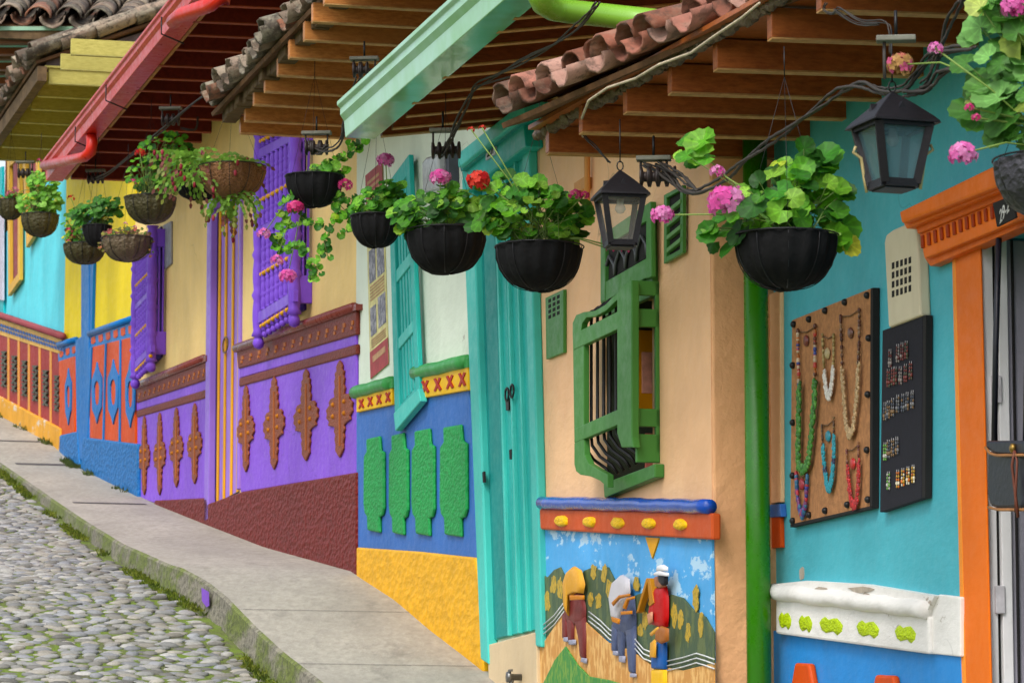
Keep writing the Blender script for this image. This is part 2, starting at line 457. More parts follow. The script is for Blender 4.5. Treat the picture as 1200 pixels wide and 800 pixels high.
def tile_field(parent, p0, side, inw, L, pitch, rows, w, cols, r=.1, name='roof_tiles', mat='tile_old', jit=.02):
    up = side.cross(inw); 
    if up.z < 0: up = -up
    ax = (inw + Vector((0, 0, pitch))).normalized(); up2 = side.cross(ax)
    if up2.z < 0: up2 = -up2
    mb = MB(); n = int(L / w)
    for i in range(n + 1):
        for j in range(rows):
            mb.col = mul(lin(random.choice(cols)), U(.7, 1.1))
            e = U(-jit, jit) + (U(-jit, jit) * 1.5 if j == 0 else 0)
            b = p0 + side * (i * w + U(-.006, .006)) + ax * (j * .34 + e) + up2 * (.06 + .012 * (j == 0) + U(0, .008))
            a2 = (ax + side * U(-.03, .03) + up2 * U(-.01, .03)).normalized()
            tile(mb, b, a2, side, up2, .44, r, r * .84, 1)
            mb.col = mul(lin(random.choice(cols)), U(.6, 1.0))
            b = p0 + side * ((i + .5) * w + U(-.006, .006)) + ax * (j * .34 - .05 + U(-jit, jit)) + up2 * (.075 + .01 * (j == 0))
            tile(mb, b, a2, side, up2, .44, r * .95, r * .8, -1)
    obj(name, mb, vcol(mat, .9, 18, .8, moss=(.35 if mat == 'tile_new' else 1)), parent)
    mb = MB(); q0 = p0 - up2 * .02 + side * (-.06); q1 = q0 + side * (L + .12)
    mb.prism([q0, q1, q1 + ax * (rows * .34), q0 + ax * (rows * .34)], [x - up2 * .025 for x in (q0, q1, q1 + ax * (rows * .34), q0 + ax * (rows * .34))])
    obj('roof_deck', mb, wood('deck_wood', (120, 84, 52), (80, 54, 34), .8), parent)
def extend(lst, count):
    out = list(lst)
    st = (out[-1] - out[0]) / (len(out) - 1)
    for i in range(count): out.append(out[-1] + st)
    return out
def rafters(parent, ends, lens, h, wdt, rise, mat, matb=None, name='rafter'):
    inw = -W.nrm
    for p, L in zip(ends, lens):
        ax = (inw + Vector((0, 0, rise))).normalized(); 
        j = U(-.02, .02); q = p + Vector((0, 0, U(-.004, .004))) + inw * j
        m = MB(); z = Vector((0, 0, 1))
        m.cube(q + ax * L / 2 + z * h / 2, ax * L / 2, W.t * wdt / 2, z * h / 2)
        o = obj(name, m, mat, parent, bevel=.003)
        if matb:  # thin lighter strip under the rafter, ground bounce light put into its colour
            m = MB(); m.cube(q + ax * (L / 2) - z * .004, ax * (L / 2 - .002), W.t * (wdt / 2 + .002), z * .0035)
            obj('bounce_lit_edge', m, matb, o)
def gutter(parent, p0, L, w, h, mat, name='gutter'):
    """box gutter, profile (out, up) swept along the wall direction towards the camera"""
    pr = [(0, 0), (w * .82, 0), (w * .86, h * .45), (w * .97, h * .62), (w * .97, h * .8), (w * 1.06, h * .88), (w * 1.06, h), (w * .98, h), (w * .98, h * .92), (w * .9, h * .86), (w * .9, h * .68), (w * .8, h * .5), (w * .76, .012), (.014, .012), (.014, h), (0, h)]
    A = [p0 + W.nrm * a + Vector((0, 0, b)) for a, b in pr]; B = [q + W.t * L for q in A]
    m = MB(); m.prism(A, B)
    return obj(name, m, mat, parent, bevel=.004)

# wood colours
w_redbrown = wood('rafter_dark_red', (128, 42, 26), (90, 26, 16), .5, (14, 14, 14))
w_brown = wood('rafter_brown', (214, 142, 74), (164, 96, 44), .45, (8, 8, 30))
w_brown2 = wood('rafter_mid', (156, 82, 40), (104, 50, 24), .5, (8, 8, 30))
w_warm = wood('rafter_warm', (188, 104, 48), (132, 64, 26), .4, (8, 8, 30))
w_edge = wood('bounce_lit_wood', (214, 164, 104), (170, 116, 60), .7, (10, 10, 10))  # edge woods are paler to paint in light bounced off the ground
w_edge_r = wood('bounce_lit_red', (178, 84, 44), (130, 52, 26), .7, (10, 10, 10))
w_olive = wood('olive_boards', (206, 194, 104), (172, 160, 74), .7, (8, 8, 30))
w_olive_e = wood('bounce_lit_olive', (206, 200, 120), (170, 160, 90), .7, (8, 8, 8))
w_fascia = wood('fascia_wood', (196, 136, 54), (150, 96, 34), .6, (10, 10, 10))
w_old = wood('old_wood', (120, 96, 66), (66, 50, 36), .85, (6, 6, 6))

HOUSES = 'painted houses in the row'
def house(name, aR, label):
    p = W.w(aR, zg(aR), 0); return thing('house', p, label, 'house', HOUSES)

def wall_mesh(F, a0, a1, zb, zt, holes=(), th=.25, d=0):
    """front wall between a0..a1 with rectangular holes (a,b,z0,z1)"""
    m = MB()
    As = sorted(set([a0, a1] + [x for h in holes for x in h[:2]] + [a0 + (a1 - a0) * i / 8 for i in range(9)]))
    Zs = sorted(set([zb, zt] + [x for h in holes for x in h[2:]]))
    for x0, x1 in zip(As, As[1:]):
        for y0, y1 in zip(Zs, Zs[1:]):
            cx, cy = (x0 + x1) / 2, (y0 + y1) / 2
            if any(h[0] < cx < h[1] and h[2] < cy < h[3] for h in holes): continue
            for dd in (d, d - th):
                m.add([F.w(x0, y0, dd), F.w(x1, y0, dd), F.w(x1, y1, dd), F.w(x0, y1, dd)], [[0, 1, 2, 3]])
    for x in (a0, a1):
        m.add([F.w(x, zb, d), F.w(x, zt, d), F.w(x, zt, d - th), F.w(x, zb, d - th)], [[0, 1, 2, 3]])
    for h in holes:
        for q in (((h[0], h[2]), (h[0], h[3])), ((h[1], h[2]), (h[1], h[3])), ((h[0], h[2]), (h[1], h[2])), ((h[0], h[3]), (h[1], h[3]))):
            (xa, ya), (xb, yb) = q
            m.add([F.w(xa, ya, d), F.w(xb, yb, d), F.w(xb, yb, d - th), F.w(xa, ya, d - th)], [[0, 1, 2, 3]])
    return m
def body(parent, F, a0, a1, zb, zt, mat):
    m = MB(); m.box(F, a0 + .005, a1 - .005, zb, zt + .9, -3.4, -.9); obj('rear_wall', m, mat, parent)
    for x in (a0 + .01, a1 - .06): m = MB(); m.box(F, x, x + .05, zb, zt, -.9, -.252); obj('side_wall', m, mat, parent)

sa = lambda u, v=400, F=W: F.sz(u, v)[0]
aX = {k_: sa(k_) for k_ in (-260, 75, 157, 417, 630, 833)}
OV = .78
# eave reference points (rafter end undersides)
eC = W.pt(278, 155, OV); eD = W.pt(82, 209, OV); eB = W.pt(444, 160, OV); eE = W.pt(-8, 187, OV)
eA = W.pt(642, 180, OV)
print('EAVES', eA, eB, eC, eD, eE, 'ground', [round(zg(aX[k_]), 2) for k_ in aX])

cream = paint('wall_cream', (244, 212, 148), .65, 22, .3, .01, .12, streak=.25)
white_mint = paint('wall_white', (222, 232, 216), .65, 22, .35, .012, .25, chips=(.70, (150, 142, 130)), streak=.2)
peach = paint('wall_peach', (246, 198, 156), .6, 26, .45, .012, .1, streak=.18, coarse=.3)
peach2 = paint('wall_peach_rough', (234, 180, 136), .7, 12, .55, .025, .12, streak=.2, coarse=.2)
cyan = paint('wall_cyan', (88, 174, 188), .55, 24, .35, .012, .12, streak=.25, coarse=.3)
cyan_far = paint('wall_far_cyan', (108, 212, 226), .6, 24, .3, .01, .25, streak=.6)
yellowp = paint('wall_yellow', (232, 206, 52), .6, 24, .3, .01, .15, streak=.4)
purple = paint('purple_paint', (134, 90, 206), .5, 26, .35, .012, .12, streak=.2, coarse=.25)
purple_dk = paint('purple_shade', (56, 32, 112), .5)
purple_w = paint('purple_wood', (126, 84, 208), .4, 40, .15, .006, .1, streak=.15)
blue_h = paint('blue_paint', (62, 108, 178), .5, 26, .35, .01, .2, streak=.3)
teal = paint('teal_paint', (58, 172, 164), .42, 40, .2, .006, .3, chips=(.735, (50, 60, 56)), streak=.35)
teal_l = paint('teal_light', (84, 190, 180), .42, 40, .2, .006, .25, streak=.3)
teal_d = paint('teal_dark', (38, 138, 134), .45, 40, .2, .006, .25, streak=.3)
greenw = paint('green_wood', (76, 132, 66), .4, 40, .2, .005, .15, streak=.2)
brown_st = stucco('brown_stucco', (104, 22, 12), 20, .8)
brown_tr = stucco('brown_trim', (112, 46, 36), 40, .35)
brown_mo = stucco('brown_motif', (132, 70, 46), 50, .4)
yel_st = stucco('yellow_stucco', (224, 170, 16), 16, .5)
green_st = stucco('green_stucco', (40, 146, 74), 30, .4)
blue_st = stucco('blue_stucco', (12, 104, 166), 18, .7)
blue_w = paint('blue_wood', (16, 110, 180), .45, 40, .2, .006, .15)
orange_d = paint('orange_panel', (198, 80, 34), .5, 24, .3, .01, .25, streak=.4)
orange_p = paint('orange_paint', (226, 116, 40), .45, 30, .25, .006, .15, streak=.25)
gold = paint('gold_paint', (226, 166, 20), .45, 40, .2, .006, .1)
green_l = paint('green_ledge', (72, 152, 84), .4, 24, .3, .01, .2)
yel_b = paint('yellow_band', (230, 184, 60), .5, 24, .3, .01, .2)
red_m = paint('red_motif', (164, 44, 34), .5, 30, .3, .01, .1)
maroon = paint('maroon', (150, 50, 48), .55, 24, .3, .01, .3, chips=(.70, (200, 180, 160)), streak=.4)
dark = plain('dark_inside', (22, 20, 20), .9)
black_m = plain('black_iron', (26, 26, 28), .45, .3)
white_p = paint('white_paint', (228, 226, 222), .55, 20, .5, .015, .35, chips=(.64, (166, 154, 140)), streak=.2)

# ================================================================ HOUSE: purple
zt = eC.z
hP = house('purple', aX[417], 'cream house with purple dado, brown studded trims and purple baluster windows')
ztD = eD.z
a_l, a_r = aX[157], aX[417]
dl, zth = W.sz(252, 589); dr = W.sz(283, 570)[0]; dtop = W.sz(262, 222)[1]
hole = (W.sz(246, 589)[0], W.sz(281, 560)[0], min(zth, W.sz(281, 571)[1]) - .02, dtop)
obj('wall', wall_mesh(W, a_l, a_r, zg(a_r) - .4, ztD + .1, [hole]), cream, hP)
body(hP, W, a_l, a_r, zg(a_r) - .4, ztD, cream)
# dado, left and right of the door
S('dado', W, [(161, 488), (242, 465), (242, 590), (205, 596), (161, 583)], 0, .02, purple, hP, .008)
S('dado', W, [(280, 452), (417, 414), (417, 556), (348, 566), (282, 577)], 0, .02, purple, hP, .008)
S('dado', W, [(160, 470), (242, 443), (242, 457), (160, 481)], 0, .018, purple, hP, .006)
S('dado', W, [(280, 431), (417, 391), (417, 404), (280, 443)], 0, .018, purple, hP, .006)
S('plinth', W, [(181, 586), (242, 583), (243, 590), (282, 576), (417, 553), (417, 690), (315, 660), (245, 634), (180, 606)], 0, .035, brown_st, hP, .012, 'rough brown stucco plinth')
for Q in ([(160, 481), (241, 456), (241, 466), (160, 489)], [(280, 443), (417, 403), (417, 415), (280, 453)]):
    S('trim_strip', W, Q, 0, .03, brown_tr, hP, .01)
for Q in ([(160, 455), (241, 423), (241, 445), (160, 472)], [(277, 411), (417, 363), (417, 392), (279, 432)]):
    f = S('ledge', W, Q, 0, .03, brown_tr, hP, .01)
    m = MB(); A, B = W.pt(Q[0][0], Q[0][1] - 3, .03), W.pt(Q[1][0] - 2, Q[1][1] - 3, .03); m.tube([A, B], .033, 10)
    m.slab(W, [(Q[0][0], Q[0][1] - 7), (Q[1][0], Q[1][1] - 7), Q[1], Q[0]], 0, .045)
    obj('ledge_lip', m, paint('brown_gloss', (128, 58, 52), .3, 30, .3), f)
    nn = 14
    for i in range(nn):
        c = (i + .5) / nn
        S2('stud', W, [sub(Q, c - .006, c + .012, .38, .56), sub(Q, c - .014, c - .0, .60, .74)], .03, .035, paint('stud_gold', (170, 98, 44), .5), f, 0)
def motif_shape():
    """right half profile (x 0..1, t 0..1) of the studded ornament"""
    R_ = [(0, 0), (.15, .03), (.22, .06), (.2, .1), (.34, .12), (.3, .17), (.38, .2), (.32, .26), (.42, .3), (.36, .36), (.66, .37), (.8, .40), (.76, .43), (1, .47), (.93, .52), (.98, .56), (.78, .60), (.85, .64), (.5, .66), (.34, .68), (.4, .72), (.3, .76), (.36, .80), (.28, .86), (.3, .92), (.12, .97), (0, 1)]
    return R_ + [(-x, t) for x, t in R_[-2:0:-1]]
for (u, v0, v1, wd, sl) in ((168, 487, 580, 13, .28), (186, 483, 580, 14, .28), (205.5, 477, 571, 16, .28), (227, 472, 567, 17, .28), (287, 451, 553, 20, .3), (320, 441, 550, 25, .3), (357.5, 432, 540, 29, .3), (397, 422, 536, 31, .3)):
    m = MB(); pts = [(u + x * wd / 2, v0 + (v1 - v0) * t - x * wd / 2 * sl) for x, t in motif_shape()]
    m.slab(W, pts, .02, .036)
    o = obj('studded_ornament', m, brown_mo, hP, bevel=.006)
    m = MB(); m.slab(W, [(u - .5, v0 + (v1 - v0) * .16), (u + .5, v0 + (v1 - v0) * .16), (u + .5, v0 + (v1 - v0) * .88), (u - .5, v0 + (v1 - v0) * .88)], .035, .042)
    obj('centre_rib', m, paint('rib_brown', (166, 96, 52), .5), o)
    for x, t in ((-.42, .44), (.42, .44), (-.42, .56), (.42, .56)):
        m = MB(); c = W.pt(u + x * wd / 2, v0 + (v1 - v0) * t - x * wd / 2 * sl, .036)
        m.ball(c, .017, 8, 5); obj('gold_stud', m, paint('gold_dim', (176, 112, 40), .5), o)
# door
dm = MB(); dm.box(W, hole[0] - .1, hole[1] + .1, hole[2] - .02, hole[3], -.06, -.035)
door = obj('door', dm, paint('door_lilac', (156, 124, 214), .45, 40, .15, .005, .1), hP)
m = MB(); m.box(W, hole[0] - .06, hole[0] + .12, hole[2] - .1, hole[3], -.02, .035); m.box(W, hole[1] - .02, hole[1] + .05, hole[2] + .02, hole[3], -.03, .022); m.box(W, hole[0], hole[1], hole[3] - .1, hole[3] + .05, -.02, .045)
obj('door_frame', m, paint('frame_lilac', (150, 118, 212), .4, 40, .15, .005, .1), hP, bevel=.008)
for u in (254.8, 262.2, 270.6, 278):
    a = W.sz(u, 480, -.02)[0]; m = MB(); m.box(W, a - .03, a + .03, hole[2], hole[3], -.035, -.02); obj('yellow_strip', m, gold, door, bevel=.006)
m = MB(); m.box(W, hole[0], hole[1], hole[2] - .03, hole[2] + .02, -.2, -.01); obj('threshold', m, dark, hP)
m = MB(); c = W.pt(264, 404, -.012); m.tube([c + W.t * .11 * math.cos(x) + Vector((0, 0, .06 * math.sin(x))) for x in [i * math.pi / 8 for i in range(17)]], .006, 6); obj('ring_handle', m, plain('brass', (150, 120, 60), .4, .8), door)

def baluster_window(Q, postw, nb, parent, d=.16, label=None, wallQ=None):
    """Q: pixel corners tl,tr,br,bl between post axes of the turned grille"""
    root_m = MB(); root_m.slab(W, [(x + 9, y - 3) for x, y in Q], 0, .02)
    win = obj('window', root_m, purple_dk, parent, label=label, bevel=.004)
    def axis(s, t0, t1):
        a, z0 = W.sz(*quad4(Q, s, t0), d); _, z1 = W.sz(*quad4(Q, s, t1), d); return a, z0, z1
    def turned(s, t0, t1, r, name, mat, par, n=10, knob=True):
        a, z0, z1 = axis(s, t0, t1); L = z0 - z1
        pr = []
        segs = 40
        for i in range(segs + 1):
            t = i / segs
            q = t * 5 % 1
            rr = r * (.62 + .38 * abs(math.sin(math.pi * q)) ** .6)
            if q < .12 or q > .88: rr = r * 1.15
            pr.append((rr, -L * t))
        if knob: pr += [(r * .6, -L - r * .2), (r * .8, -L - r * .6), (r * .92, -L - r * 1.1), (r * .75, -L - r * 1.7), (r * .25, -L - r * 2.0)]
        m = MB(); m.lathe(W.w(a, z0, d), pr, n); return obj(name, m, mat, par)
    for s in (0, 1): turned(s, -.02, 1.0, postw, 'post', purple_w, win, 12)
    for t0, t1 in ((.055, .105), (.455, .50), (.885, .945)):
        m = MB(); a0, z0, z1 = axis(0, t0, t1); a1, y0, y1 = axis(1, t0, t1)
        m.prism([W.w(a0, z0, d + .02), W.w(a1, y0, d + .02), W.w(a1, y1, d + .02), W.w(a0, z1, d + .02)], [W.w(a0, z0, d - .02), W.w(a1, y0, d - .02), W.w(a1, y1, d - .02), W.w(a0, z1, d - .02)])
        obj('rail', m, purple_w, win, bevel=.006)
        if t0 < .4: continue
    for i in range(nb):
        s = (i + 1) / (nb + 1)
        for t0, t1, kn in ((.0, .055, 0), (.105, .455, 0), (.50, .885, 0), (.945, .99, 1)):
            turned(s, t0, t1, postw * .58, 'baluster', purple_w, win, 7, bool(kn))
    for t in (.018, .32, .70, .965):
        a0, z0, _ = axis(0.04, t, t); a1, z1, _ = axis(.96, t, t)
        n = nb * 2; path = []; rad = []
        for i in range(n * 4 + 1):
            q = i / (n * 4); path.append(W.w(lerp(a0, a1, q), lerp(z0, z1, q), d + .012)); rad.append(.003 + .015 * abs(math.sin(math.pi * i / 4)))
        m = MB(); m.tube(path, rad, 7); obj('gold_bead_rail', m, gold, win)
    # returns to the wall
    for s, nm in ((1, 'side_panel'),):
        a, z0, z1 = axis(s, .0, .93); m = MB()
        for dd in (.02, .055, .09, .125): m.box(W, a - .012, a + .012, z1, z0, dd, dd + .016)
        m.box(W, a - .02, a + .02, z1 - .02, z1 + .17, .0, d); m.box(W, a - .02, a + .02, z0 - .15, z0, .0, d)
        obj(nm, m, purple_w, win, bevel=.005)
    return win
baluster_window([(305, 163), (346.5, 141), (347, 366), (305.5, 392)], .046, 7, hP, .12, 'tall purple baluster window beside the purple door')
baluster_window([(160.5, 287), (179, 268), (179.5, 421), (160.5, 441)], .046, 7, hP, .12, 'narrow looking purple baluster window next to the yellow wall')
S('vent_grille', W, [(191, 264), (200, 259), (200, 309), (192, 316)], 0, .02, plain('vent_grey', (150, 150, 158), .6), hP)
# roof D over the purple house
pD = [PZ(82 + (208 - v) / 1.28, v, eD.z) for v in (209, 193, 176.5, 162, 150, 136, 121, 106, 92, 76, 58, 41, 25, 6)]
n_ext = int((sa(417) - (pD[-1] - W.o).dot(W.t)) / .42) + 1
endsD = [p for p in extend(pD, 12) if (p - W.o).dot(W.t) < a_r - .1]
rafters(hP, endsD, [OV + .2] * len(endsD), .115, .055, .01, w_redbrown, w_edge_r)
aD = (eD - W.o).dot(W.t)
m = MB(); m.box(W, aD - .05, a_r, eD.z + .118, eD.z + .14, -.05, OV + .03); obj('soffit_boards', m, w_redbrown, hP)
m = MB(); m.box(W, aD - .06, a_r, eD.z - .005, eD.z + .13, OV + .012, OV + .035); obj('fascia', m, w_fascia, hP)
red_g = paint('red_gutter', (196, 48, 38), .35, 30, .1, .004, .25, streak=.3)
gD = gutter(hP, W.w(aD - .14, eD.z - .005, OV + .04), a_r - aD + .1, .17, .16, red_g)
m = MB(); c0 = W.pt(107, 160, OV + .1)
m.tube([W.pt(107, 158, OV + .12), W.pt(108, 168, OV + .12), W.pt(106, 178, OV + .13), W.pt(99, 184, OV + .16), W.pt(52, 194, OV + .22)], [.045, .045, .045, .042, .04], 12)
obj('spout', m, red_g, gD)
m = MB(); m.tube([W.pt(203, 26, OV + .3), W.pt(212, 18, OV + .28), W.pt(246, 6, OV + .2), W.pt(262, 1, OV + .15), W.pt(264, -14, OV + .1)], .05, 12); obj('spout', m, red_g, gD)
for u, v in ((124, 118), (189, 40), (88, 166)):
    m = MB(); p = W.pt(u, v, OV + .22); m.tube([p + Vector((0, 0, .12)), p, p - W.nrm * .16 + Vector((0, 0, -.06))], .006, 5); obj('gutter_clip', m, black_m, gD)
tile_field(hP, W.w(aD - .02, eD.z + .16, OV - .02), Vector(W.t), -W.nrm, a_r - aD, .36, 9, .22, TILE_OLD)

# ================================================================ HOUSE: teal / blue / green
hT = house('teal', aX[630], 'white house with teal door, blue dado, four green blocks and yellow plinth')
ztT = eC.z
obj('wall', wall_mesh(W, a_r + .002, aX[630], zg(aX[630]) - .6, ztT + .3), white_mint, hT)
body(hT, W, a_r, aX[630], zg(aX[630]) - .6, ztT, white_mint)
S('dado', W, [(417.5, 480), (462, 472), (489, 464), (549, 456), (559, 655), (490, 648), (417.5, 643)], 0, .02, blue_h, hT, .008)
S('plinth', W, [(417.5, 641), (490, 646), (556, 653), (563, 700), (566, 800), (480, 760), (417.5, 700)], 0, .04, yel_st, hT, .012, 'rough yellow stucco plinth')
for Q, Lg, nx in (([(417.5, 465), (459, 454), (459, 474), (417.5, 483)], [(416, 455), (460, 443.5), (460, 454), (416, 466)], 4), ([(490, 442), (548, 429), (548, 457), (491, 467)], [(487, 432), (548, 419), (548, 430), (488, 444)], 4)):
    b = S('yellow_band', W, Q, 0, .04, yel_b, hT, .006)
    for i in range(nx):
        m = MB(); c = (i + .5) / nx; w_ = .3 / nx
        for dx, dy in ((1, 1), (1, -1)):
            m.slab(W, [quad4(Q, c + w_ * a_, .5 + .27 * b_ * dy) for a_, b_ in ((-1, -1), (-.5, -1.1), (1, .9), (.5, 1.1))], .04, .046 + .001 * dy)
        obj('red_cross', m, red_m, b)
    l = MB(); A, B = W.pt(Lg[0][0], Lg[0][1] + 5, .03), W.pt(Lg[1][0] - 1, Lg[1][1] + 5, .03); l.tube([lerp(A, B, i / 8) + Vector((0, 0, U(-.004, .004))) for i in range(9)], .042, 10)
    l.slab(W, Lg, 0, .045); obj('ledge', l, green_l, hT, bevel=0)
for (u0, u1, v0, v1) in ((425.5, 451, 514, 623), (455, 479, 510, 626), (481.5, 510, 505, 627), (514.5, 548, 500.5, 628)):
    i1 = (u1 - u0) * .16; h = v1 - v0; e = -3.5
    u1 -= 2; pts = [(u0 + i1 * .8, v0), (u1 - i1 * 1.3, v0 + e), (u1 - i1, v0 + h * .12), (u1 - i1 * .1, v0 + h * .17 + e), (u1, v0 + h * .75), (u1 - i1 * .5, v0 + h * .82), (u1 - i1 * 1.3, v0 + h * .84), (u1 - i1 * 1.2, v1 + 1), (u0 + i1 * 1.1, v1 - 2), (u0 + i1, v0 + h * .84), (u0 + i1 * .3, v0 + h * .80), (u0, v0 + h * .7), (u0 + i1 * .1, v0 + h * .18), (u0 + i1 * .9, v0 + h * .13)]
    S('green_block', W, pts, .02, .042, green_st, hT, .018)
# window with shutter slats
wq = [(455, 214), (479, 181), (492, 470), (463, 504)]
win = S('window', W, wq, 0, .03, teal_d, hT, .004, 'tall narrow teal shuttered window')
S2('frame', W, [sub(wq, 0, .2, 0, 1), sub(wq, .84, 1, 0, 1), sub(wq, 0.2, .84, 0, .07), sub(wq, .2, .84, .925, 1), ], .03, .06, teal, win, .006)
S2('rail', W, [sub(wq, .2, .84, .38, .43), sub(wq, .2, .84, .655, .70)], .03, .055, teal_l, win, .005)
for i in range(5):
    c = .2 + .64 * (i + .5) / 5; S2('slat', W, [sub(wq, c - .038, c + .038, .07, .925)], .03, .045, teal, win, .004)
S('sill', W, [(461, 484), (490, 455), (492.5, 470), (463, 505)], .03, .075, teal_l, win, .006)
# door
dq = [(549, 172), (617, 120), (630, 742), (571, 757)]
door = S('door', W, [(551, 190), (618, 135), (630, 737), (570, 752)], 0, .015, teal, hT, .004, 'tall teal wooden double door')
S('door_frame', W, [(541, 210), (553, 200), (572, 778), (563, 772)], 0, .06, teal_l, hT, .01)
S('door_frame', W, [(611, 158), (619, 152), (634, 758), (627, 757)], 0, .05, teal_l, hT, .01)
# leaf boards with mouldings
def strip_q(x0, x1, y0=0, y1=1): return sub([(553, 185), (612, 150), (628, 737), (571, 750)], x0, x1, y0, y1)
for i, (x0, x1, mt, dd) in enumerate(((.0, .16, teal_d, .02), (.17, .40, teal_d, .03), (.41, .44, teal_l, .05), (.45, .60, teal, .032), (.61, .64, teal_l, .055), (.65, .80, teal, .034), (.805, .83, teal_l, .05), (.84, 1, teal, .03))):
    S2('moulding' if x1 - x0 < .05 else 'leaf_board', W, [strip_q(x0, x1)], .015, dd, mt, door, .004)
# architrave and cornice above
arch = S('architrave', W, [(541, 195), (613, 140), (616, 172), (543, 226)], 0, .1, teal, hT, .008)
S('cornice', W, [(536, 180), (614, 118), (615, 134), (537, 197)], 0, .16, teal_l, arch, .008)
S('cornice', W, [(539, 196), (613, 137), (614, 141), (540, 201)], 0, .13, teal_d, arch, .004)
m = MB()
for (u, v) in ((594, 462), (600, 458)):
    c = W.pt(u, v, .06); m.tube([c + W.t * .036 * math.cos(x) + Vector((0, 0, .036 * math.sin(x))) for x in [i * math.pi / 6 for i in range(13)]], .006, 6)
m.slab(W, [(592, 468), (596, 466), (596, 480), (593, 481)], .03, .045)
m.slab(W, [(597, 452), (602, 450), (602, 468), (598, 470)], .03, .04)
obj('door_knocker', m, black_m, door)
S2('keyhole', W, [[(596.5, 527), (599, 526), (599, 538), (597, 538)], [(565, 553), (567, 552), (567.6, 565), (565.6, 565)]], .05, .06, dark, door, 0)
S('door_step', W, [(571, 755), (628, 740), (630, 860), (575, 860)], 0, .05, paint('beige_step', (206, 186, 152), .5, 24, .2), hT, .006)
m = MB(); c = W.pt(611, 793, .05); m.lathe(c, [(.018, 0), (.018, .06), (.03, .06), (.03, .08)], 10, Vector(W.nrm)); m.tube([c + W.nrm * .05, c + W.nrm * .06 + Vector((0, 0, -.06))], .012, 8); m.cube(c + W.nrm * .06 + Vector((0, 0, .035)), W.t * .03, W.nrm * .006, Vector((0, 0, .006))); obj('water_tap', m, plain('tap_metal', (130, 130, 128), .35, .9), hT)
def text_mesh(txt, F, u, v, d, size, mat, parent, name='numerals', ax=None, squash=1, slope=0):
    cu = bpy.data.curves.new('t', 'FONT'); cu.body = txt; cu.size = 1; cu.extrude = .01; cu.align_x = 'CENTER'; cu.align_y = 'CENTER'
    o = bpy.data.objects.new('t', cu); COL.objects.link(o); dg = bpy.context.evaluated_depsgraph_get()
    me = bpy.data.meshes.new_from_object(o.evaluated_get(dg)); p = F.pt(u, v, d); mb = MB()
    mb.add([p + F.t * (q.co.x * size * squash) + Vector((0, 0, q.co.y * size + q.co.x * size * squash * slope)) + F.nrm * (q.co.z * .1) for q in me.vertices], [list(f.vertices) for f in me.polygons])
    bpy.data.objects.remove(o); bpy.data.meshes.remove(me); bpy.data.curves.remove(cu)
    return obj(name, mb, mat, parent)
npl = S('number_plate', W, [(569, 172), (580, 164), (580, 180), (569, 188)], .1, .112, plain('plate_grey', (196, 190, 200), .5), arch, .001)
text_mesh('3231', W, 574.5, 176, .114, .10, dark, npl, squash=.75)
# roof C over the teal house
pxC = [(278, 155), (288.5, 141), (299, 122), (311, 107), (325, 88), (340, 68), (354.5, 47), (368, 26), (383, 5)]
endsC = []
aT = aX[630]
for i, (u, v) in enumerate(pxC): endsC.append(PZ(u, v, eC.z))
endsC = [p for p in extend(endsC, 14) if (p - W.o).dot(W.t) < aT - .1]
def dist_in(p): return (p - W.o).dot(W.nrm)
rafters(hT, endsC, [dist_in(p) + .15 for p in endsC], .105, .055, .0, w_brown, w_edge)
aC = (eC - W.o).dot(W.t)
m = MB(); m.box(W, aC - .05, aT, eC.z + .108, eC.z + .13, -.05, OV + .06); obj('soffit_boards', m, w_warm, hT)
m = MB()
for i in range(40):
    a = aC - .1 + i * (aT - aC) / 40; L = (aT - aC) / 40
    m.box(W, a, a + L * 1.002, eC.z + .07 + U(-.012, .01), eC.z + .15, OV + .0 + U(-.01, .01), OV + .09 + U(-.01, .02))
obj('eave_board', m, w_old, hT, bevel=.006)
tile_field(hT, W.w(aC - .05, eC.z + .16, OV + .16), Vector(W.t), -W.nrm, aT - aC + .05, .36, 9, .26, TILE_OLD, .115, jit=.05)

# ================================================================ HOUSE: peach
hQ = house('peach', aX[833], 'peach house with green bay window and painted relief mural below a blue ledge')
aQ0, aQ1 = aX[630] + .004, aX[833]
b0 = W.sz(710, 560)[0]; b1 = W.sz(765, 540)[0]; bz0 = W.sz(765, 545)[1]; bz1 = W.sz(707, 352)[1]
obj('wall', wall_mesh(W, aQ0, aQ1, zg(aQ1) - .6, eB.z + .3, [(b0, b1, bz0, bz1)], th=.30), peach, hQ)
body(hQ, W, aQ0, aQ1, zg(aQ1) - .6, eB.z, peach)
m = MB(); m.box(W, aQ1 + .001, aQ1 + .03, zg(aQ1) - .6, eB.z + .3, -.9, 0); obj('end_wall', m, peach2, hQ, label='rough darker peach end wall', bevel=.01)
# ledge
m = MB(); A, B = W.pt(635, 589, .04), W.pt(832, 593.5, .04); n = 24
m.tube([lerp(A, B, i / n) + Vector((0, 0, U(-.003, .003))) for i in range(n + 1)], .034, 14)
obj('blue_ledge', m, paint('blue_gloss', (34, 78, 176), .12, 22, .5, .012, .05), hQ)
band = S('orange_band', W, [(632, 596), (834, 601), (834, 632), (633, 620)], 0, .045, paint('terracotta_band', (196, 88, 50), .5, 24, .25), hQ, .01)
for (u, v) in ((658.5, 610), (691.5, 611), (725, 612.5), (761, 613), (798, 614.5)):
    m = MB(); m.pillow(W, [(u + 7.5 * math.cos(x) * U(.85, 1.05), v + 7 * math.sin(x) * U(.85, 1.1)) for x in [i * math.pi / 6 for i in range(12)]], .045, .02); obj('yellow_boss', m, stucco('yellow_boss', (234, 190, 30), 60, .5), band)
